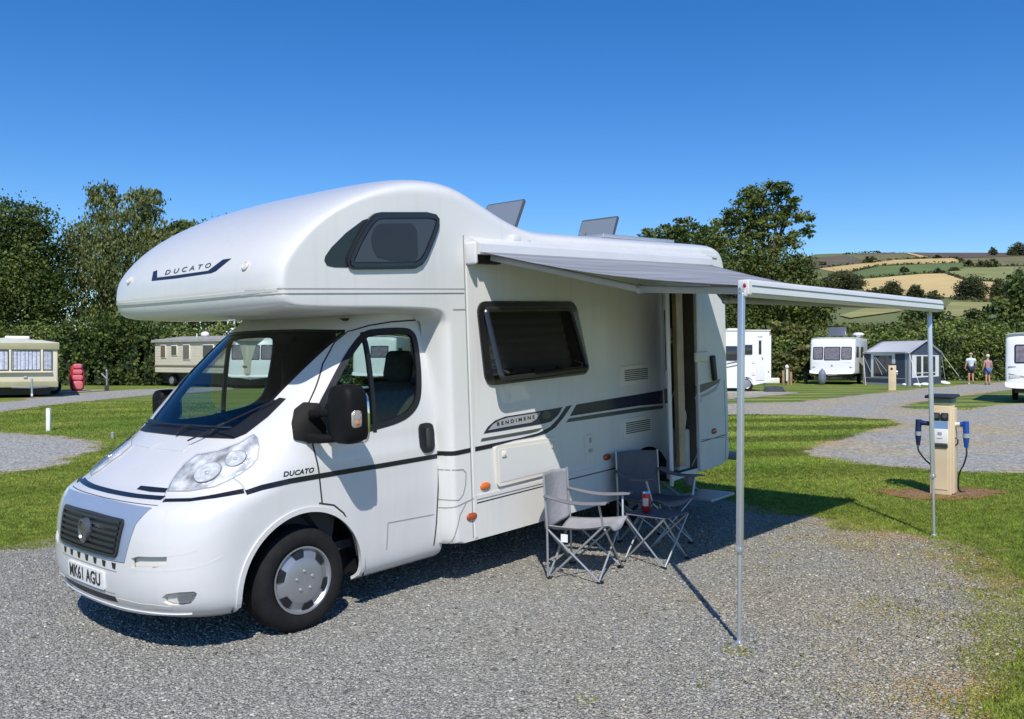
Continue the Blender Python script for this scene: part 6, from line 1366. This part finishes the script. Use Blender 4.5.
# ================================================================== CAMP CHAIRS, TABLE, CAN
def camp_chair(P,fwd,label,m,tagged=False):
    e=thing('camp_chair',P,label,'camp chair','folding camp chairs beside the motorhome',math.atan2(fwd.y,fwd.x))
    W_=.225; X0,X1=-.18,.185; sh=.385; hgt=.785
    zt=lambda x,y: tz(*( (e.matrix_basis@Vector((x,y,0)))[:2] ))-P.z
    fl=lambda x,y: Vector((x,y,zt(x,y)+.02))
    ft={(i,j):fl((X0-.02 if i==0 else X1+.02),j*W_*1.02) for i in(0,1) for j in(-1,1)}
    st={(i,j):Vector((X0-.03 if i==0 else X1+.04,j*W_,sh-.02 if i==0 else sh+.035)) for i in(0,1) for j in(-1,1)}
    for j in(-1,1):
        for a,b,dy in((ft[(0,j)],st[(1,j)],.0),(ft[(1,j)],st[(0,j)],.014*j)):
            mb=MB(); mb.tube([a+Vector((0,dy,0)),b+Vector((0,dy,0))],.0085,8); mb.build('leg',M['steel'],e,40)
    for i in(0,1):
        for j in(-1,1):
            b=st[(i,-j)]; dx=.012*j; mb=MB(); mb.tube([ft[(i,j)]+Vector((dx,0,0)),b+Vector((dx,0,-.02))],.0085,8); mb.build('leg',M['steel'],e,40)
            mb=MB(); mb.ell(tuple(ft[(i,j)]-Vector((0,0,.006))),(.026,.026,.016),.7,10); mb.build('foot',M['black'],e,40)
    for j in(-1,1):
        mb=MB(); mb.tube([ft[(0,j)]+Vector((-.01,j*.012,0)),Vector((X0-.04,j*(W_+.01),sh)),Vector((X0-.07,j*(W_+.01),hgt))],.009,8); mb.build('upright',M['steel'],e,40)
        mb=MB(); mb.tube([st[(1,j)],Vector((X1+.02,j*(W_+.05),.60))],.009,8); mb.build('arm_support',M['steel'],e,40)
        # fabric arm rest
        n=12; vs=[];fs=[]
        for k in range(n+1):
            t=k/n; x=X0-.06+t*(X1+.09-X0+.06); z=.625-.025*math.sin(math.pi*t)-.015*t; hw=.024+.030*math.sin(min(t*1.35,1)*math.pi*.62)**2; yc=j*(W_+.015+.04*t)
            vs+=[(x,yc-hw,z-.008),(x,yc,z+.006),(x,yc+hw,z-.008)]
        for k in range(n): fs+=[(k*3,k*3+1,k*3+4,k*3+3),(k*3+1,k*3+2,k*3+5,k*3+4)]
        mb=MB(); mb.add(vs,fs); o=mb.build('arm_rest',M['chairC'],e,0); o.data.polygons.foreach_set('use_smooth',[True]*len(o.data.polygons)); md=o.modifiers.new('t','SOLIDIFY'); md.thickness=.008
    # seat and back in sagging cloth
    def cloth(name,f,nu,nv):
        vs=[f(i/nu,j/nv) for i in range(nu+1) for j in range(nv+1)]; fs=[(i*(nv+1)+j,i*(nv+1)+j+1,(i+1)*(nv+1)+j+1,(i+1)*(nv+1)+j) for i in range(nu) for j in range(nv)]
        mb=MB(); mb.add(vs,fs); o=mb.build(name,m,e,0); o.data.polygons.foreach_set('use_smooth',[True]*len(o.data.polygons)); md=o.modifiers.new('t','SOLIDIFY'); md.thickness=.007
    ph=RNG.random()*6
    cloth('seat',lambda a,b:Vector((X0-.04+a*(X1-X0+.12),(b-.5)*2*W_,sh+.045*a+.01-.055*math.sin(math.pi*b)*(1-.45*a)-.02*math.sin(math.pi*a)+.004*math.sin(17*b+5*a+ph)-(.05*math.sin(math.pi*b) if a>.97 else 0))),16,16)
    cloth('backrest',lambda a,b:Vector((X0-.045-.03*a-.085*math.sin(math.pi*b)*(1-.5*a)+.004*math.sin(13*b+9*a+ph),(b-.5)*2*(W_+.012),sh-.06+.07*(1-math.sin(math.pi*b))*(1-a)+a*(hgt+.03-sh+.02)+.008*math.sin(math.pi*b)*a)),16,16)
    if tagged:
        mb=MB(); mb.box((X0+.10,-W_-.01,sh-.075),(.055,.004,.06),bev=.0015); mb.build('care_tag',M['white'],e)
    else:
        mb=MB(); mb.lathe([(.036,0),(.04,-.09),(.0,-.09)],(X1-.02,W_+.03,.60),'z',14); mb.build('cup_holder',m,e,40)
    return e
def gpt(px,py): return gp(px,py)
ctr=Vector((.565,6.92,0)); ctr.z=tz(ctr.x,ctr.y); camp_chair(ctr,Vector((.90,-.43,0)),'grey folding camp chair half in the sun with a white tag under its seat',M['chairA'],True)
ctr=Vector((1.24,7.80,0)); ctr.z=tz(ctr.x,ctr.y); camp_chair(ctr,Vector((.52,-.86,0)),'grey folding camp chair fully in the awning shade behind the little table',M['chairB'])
tc=Vector((1.15,7.225,0)); tc.z=tz(tc.x,tc.y); e=thing('folding_table',tc,'low folding camp table with a dark cloth top and a red can on it','folding table',rz=math.atan2(-.22,.27))
h=.185; zt_=.39; fl=lambda x,y: Vector((x,y,tz(*((e.matrix_basis@Vector((x,y,0)))[:2]))-tc.z+.015))
cr=[(-h,-h),(h,-h),(h,h),(-h,h)]
n=10; vs=[Vector(((i/n-.5)*2*(h+.01),(j/n-.5)*2*(h+.01),zt_-.010*math.sin(math.pi*i/n)*math.sin(math.pi*j/n))) for i in range(n+1) for j in range(n+1)]
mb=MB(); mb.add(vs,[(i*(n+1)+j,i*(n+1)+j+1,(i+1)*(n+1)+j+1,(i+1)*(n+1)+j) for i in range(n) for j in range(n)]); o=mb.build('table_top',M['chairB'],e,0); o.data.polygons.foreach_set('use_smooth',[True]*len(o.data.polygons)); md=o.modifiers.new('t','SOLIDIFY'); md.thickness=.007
for i in range(4):
    a,b=cr[i],cr[(i+1)%4]
    for p,q,dz in((a,b,.0),(b,a,.0)):
        off=Vector((a[0]+b[0],a[1]+b[1],0)).normalized()*(.006 if p==a else -.006)
        mb=MB(); mb.tube([fl(*p)+off,Vector((q[0],q[1],zt_-.012))+off],.0078,8); mb.build('leg',M['steel'],e,40)
    mb=MB(); mb.ell(tuple(fl(*a)-Vector((0,0,.004))),(.022,.022,.014),.7,10); mb.build('foot',M['black'],e,40)
tr=e.matrix_basis
cp=tr@Vector((-.075,-.015,zt_-.004)); e=thing('drink_can',cp,'tall red drink can with a pale label standing on the low table','drink can')
mb=MB(); mb.lathe([(.0,.004),(.024,.0),(.031,.008),(.033,.018),(.033,.148),(.031,.156)],(0,0,0),'z',28); mb.build('can_body',M['redcan'],e,40)
mb=MB(); mb.lathe([(.031,.155),(.027,.166),(.026,.168),(.024,.164),(.0,.164)],(0,0,0),'z',28); mb.build('can_top',M['chrome'],e,40)
mb=MB(); aa=np.linspace(-2.6,-1.15,10); vs=[(.0336*math.cos(a),.0336*math.sin(a),z) for a in aa for z in(.055,.118)]; mb.add(vs,[(2*i,2*i+2,2*i+3,2*i+1) for i in range(9)]); mb.build('can_label',mat('can_label_silver',(.62,.58,.56),.35),e,40)
# ================================================================== PEOPLE
def skin(name,verts,edges,rad,m,parent,sub=1,root=0):
    me=bpy.data.meshes.new(name); me.from_pydata(verts,edges,[]); o=bpy.data.objects.new(name,me); COL.objects.link(o)
    s=o.modifiers.new('s','SKIN'); s.use_smooth_shade=True; s.branch_smoothing=.6
    for i,v in enumerate(me.skin_vertices[0].data):
        r=rad[i]; v.radius=(r,r) if not isinstance(r,tuple) else r; v.use_root=(i==root)
    b=o.modifiers.new('b','SUBSURF'); b.levels=sub; b.render_levels=sub
    bpy.context.view_layer.update(); nm=bpy.data.meshes.new_from_object(o.evaluated_get(bpy.context.evaluated_depsgraph_get())); bpy.data.objects.remove(o)
    return link(name,nm,m,parent,0) if False else link(name,nm,m,parent)
M['skinp']=mat('sunburnt_skin',(.52,.28,.19),.55); M['hairg']=mat('grey_hair',(.42,.38,.34),.8); M['hairb']=mat('white_blond_hair',(.62,.55,.45),.8)
def person(P,rz,hgt,label,shirt,short,hair,shoe,arm,bald=False,longhair=False):
    e=thing('person',P,label,'person',rz=rz); k=hgt/1.75
    S_=lambda l:[(x*k,y*k,z*k) for x,y,z in l]
    # facing +y (away); x to the right
    (lx,ly),(rx2,ry2)=arm
    V=S_([(0,0,.95),(0,0,1.15),(0,.0,1.36),(0,0,1.45),(0,.005,1.53),(0,.01,1.60),(0,.01,1.69),(0,.01,1.745),
      (.09,0,.90),(.11,.03,.50),(.11,-.02,.10),(.115,.07,.035),(-.09,0,.90),(-.11,-.03,.50),(-.11,-.03,.10),(-.115,.06,.035),
      (.19,0,1.40),(.25,-.03,1.13),(rx2,ry2,.90),(rx2,ry2+.03,.83),(-.19,0,1.40),(-.25,-.03,1.13),(lx,ly,.90),(lx,ly+.03,.83)])
    E=[(0,1),(1,2),(2,3),(3,4),(4,5),(5,6),(6,7),(0,8),(8,9),(9,10),(10,11),(0,12),(12,13),(13,14),(14,15),(2,16),(16,17),(17,18),(18,19),(2,20),(20,21),(21,22),(22,23)]
    r=[.14,.135,.15,.07,.055,.08,.098,.055,.085,.06,.042,.035,.085,.06,.042,.035,.055,.042,.032,.038,.055,.042,.032,.038]; r=[q*k for q in r]
    b=skin('body',V,E,r,M['skinp'],e)
    V2=[V[i] for i in(1,0,2,16,17,20,21)]; V2[1]=(0,0,.90*k); mix=lambda a,b_,t:tuple(a[i]*(1-t)+b_[i]*t for i in range(3))
    V2[4]=mix(V[16],V[17],.62); V2[6]=mix(V[20],V[21],.62)
    skin('shirt',V2+[V[3]],[(0,1),(0,2),(2,3),(3,4),(2,5),(5,6),(2,7)],[.17*k,.178*k,.17*k,.082*k,.075*k,.082*k,.075*k,.085*k],shirt,e)
    kn=lambda a,b_:mix(a,b_,.80)
    skin('shorts',[V[0],V[8],kn(V[8],V[9]),V[12],kn(V[12],V[13])],[(0,1),(1,2),(0,3),(3,4)],[.172*k,.108*k,.095*k,.108*k,.095*k],short,e)
    for i,j in((10,11),(14,15)):
        skin('shoe',[V[j],mix(V[j],(V[i][0],V[i][1]-.05*k,.045*k),.9),(V[j][0],V[j][1]+.06*k,.03*k)],[(0,1),(0,2)],[.045*k,.048*k,.035*k],shoe,e)
    mb=MB(); hc=Vector(V[6]); 
    if bald: mb.ell((hc.x,hc.y-.012*k,hc.z-.035*k),(.100*k,.098*k,.062*k))
    else: mb.ell((hc.x,hc.y-.02*k,hc.z+.005*k),(.113*k,.118*k,.115*k))
    mb.build('hair',hair,e,60)
    mb=MB()
    mb.ell((hc.x,hc.y+.105*k,hc.z-.03*k),(.014*k,.02*k,.022*k)); mb.build('nose',M['skinp'],e,60)
    for s in(-1,1): mb=MB(); mb.ell((hc.x+s*.098*k,hc.y+.0*k,hc.z-.03*k),(.014*k,.02*k,.032*k)); mb.build('ear',M['skinp'],e,60)
    return e
check=bpy.data.materials.new('plaid_shirt'); check.use_nodes=True; t_=check.node_tree; b_=t_.nodes['Principled BSDF']; tc_=t_.nodes.new('ShaderNodeTexCoord'); ck=t_.nodes.new('ShaderNodeTexChecker'); ck.inputs['Scale'].default_value=16; ck.inputs[1].default_value=(.40,.12,.12,1); ck.inputs[2].default_value=(.42,.36,.36,1); t_.links.new(tc_.outputs['Object'],ck.inputs['Vector']); t_.links.new(ck.outputs[0],b_.inputs['Base Color']); b_.inputs['Roughness'].default_value=.85
person(gp(970.8,384.2),R(-4),1.78,'man in a pale blue shirt and dark shorts walking away over the grass',mat('pale_blue_shirt',(.55,.66,.70),.85,var=.06,vscale=9),mat('navy_shorts',(.03,.035,.06),.85),M['hairg'],M['white'],((-.29,.02),(.30,.10)),bald=True)
person(gp(987.6,384.8),R(8),1.63,'person in a red checked shirt and denim shorts on the gravel road edge',check,mat('denim_shorts',(.09,.15,.28),.85,var=.1,vscale=9),M['hairb'],mat('dark_shoes',(.05,.035,.03),.7),((-.28,.05),(.27,.06)))
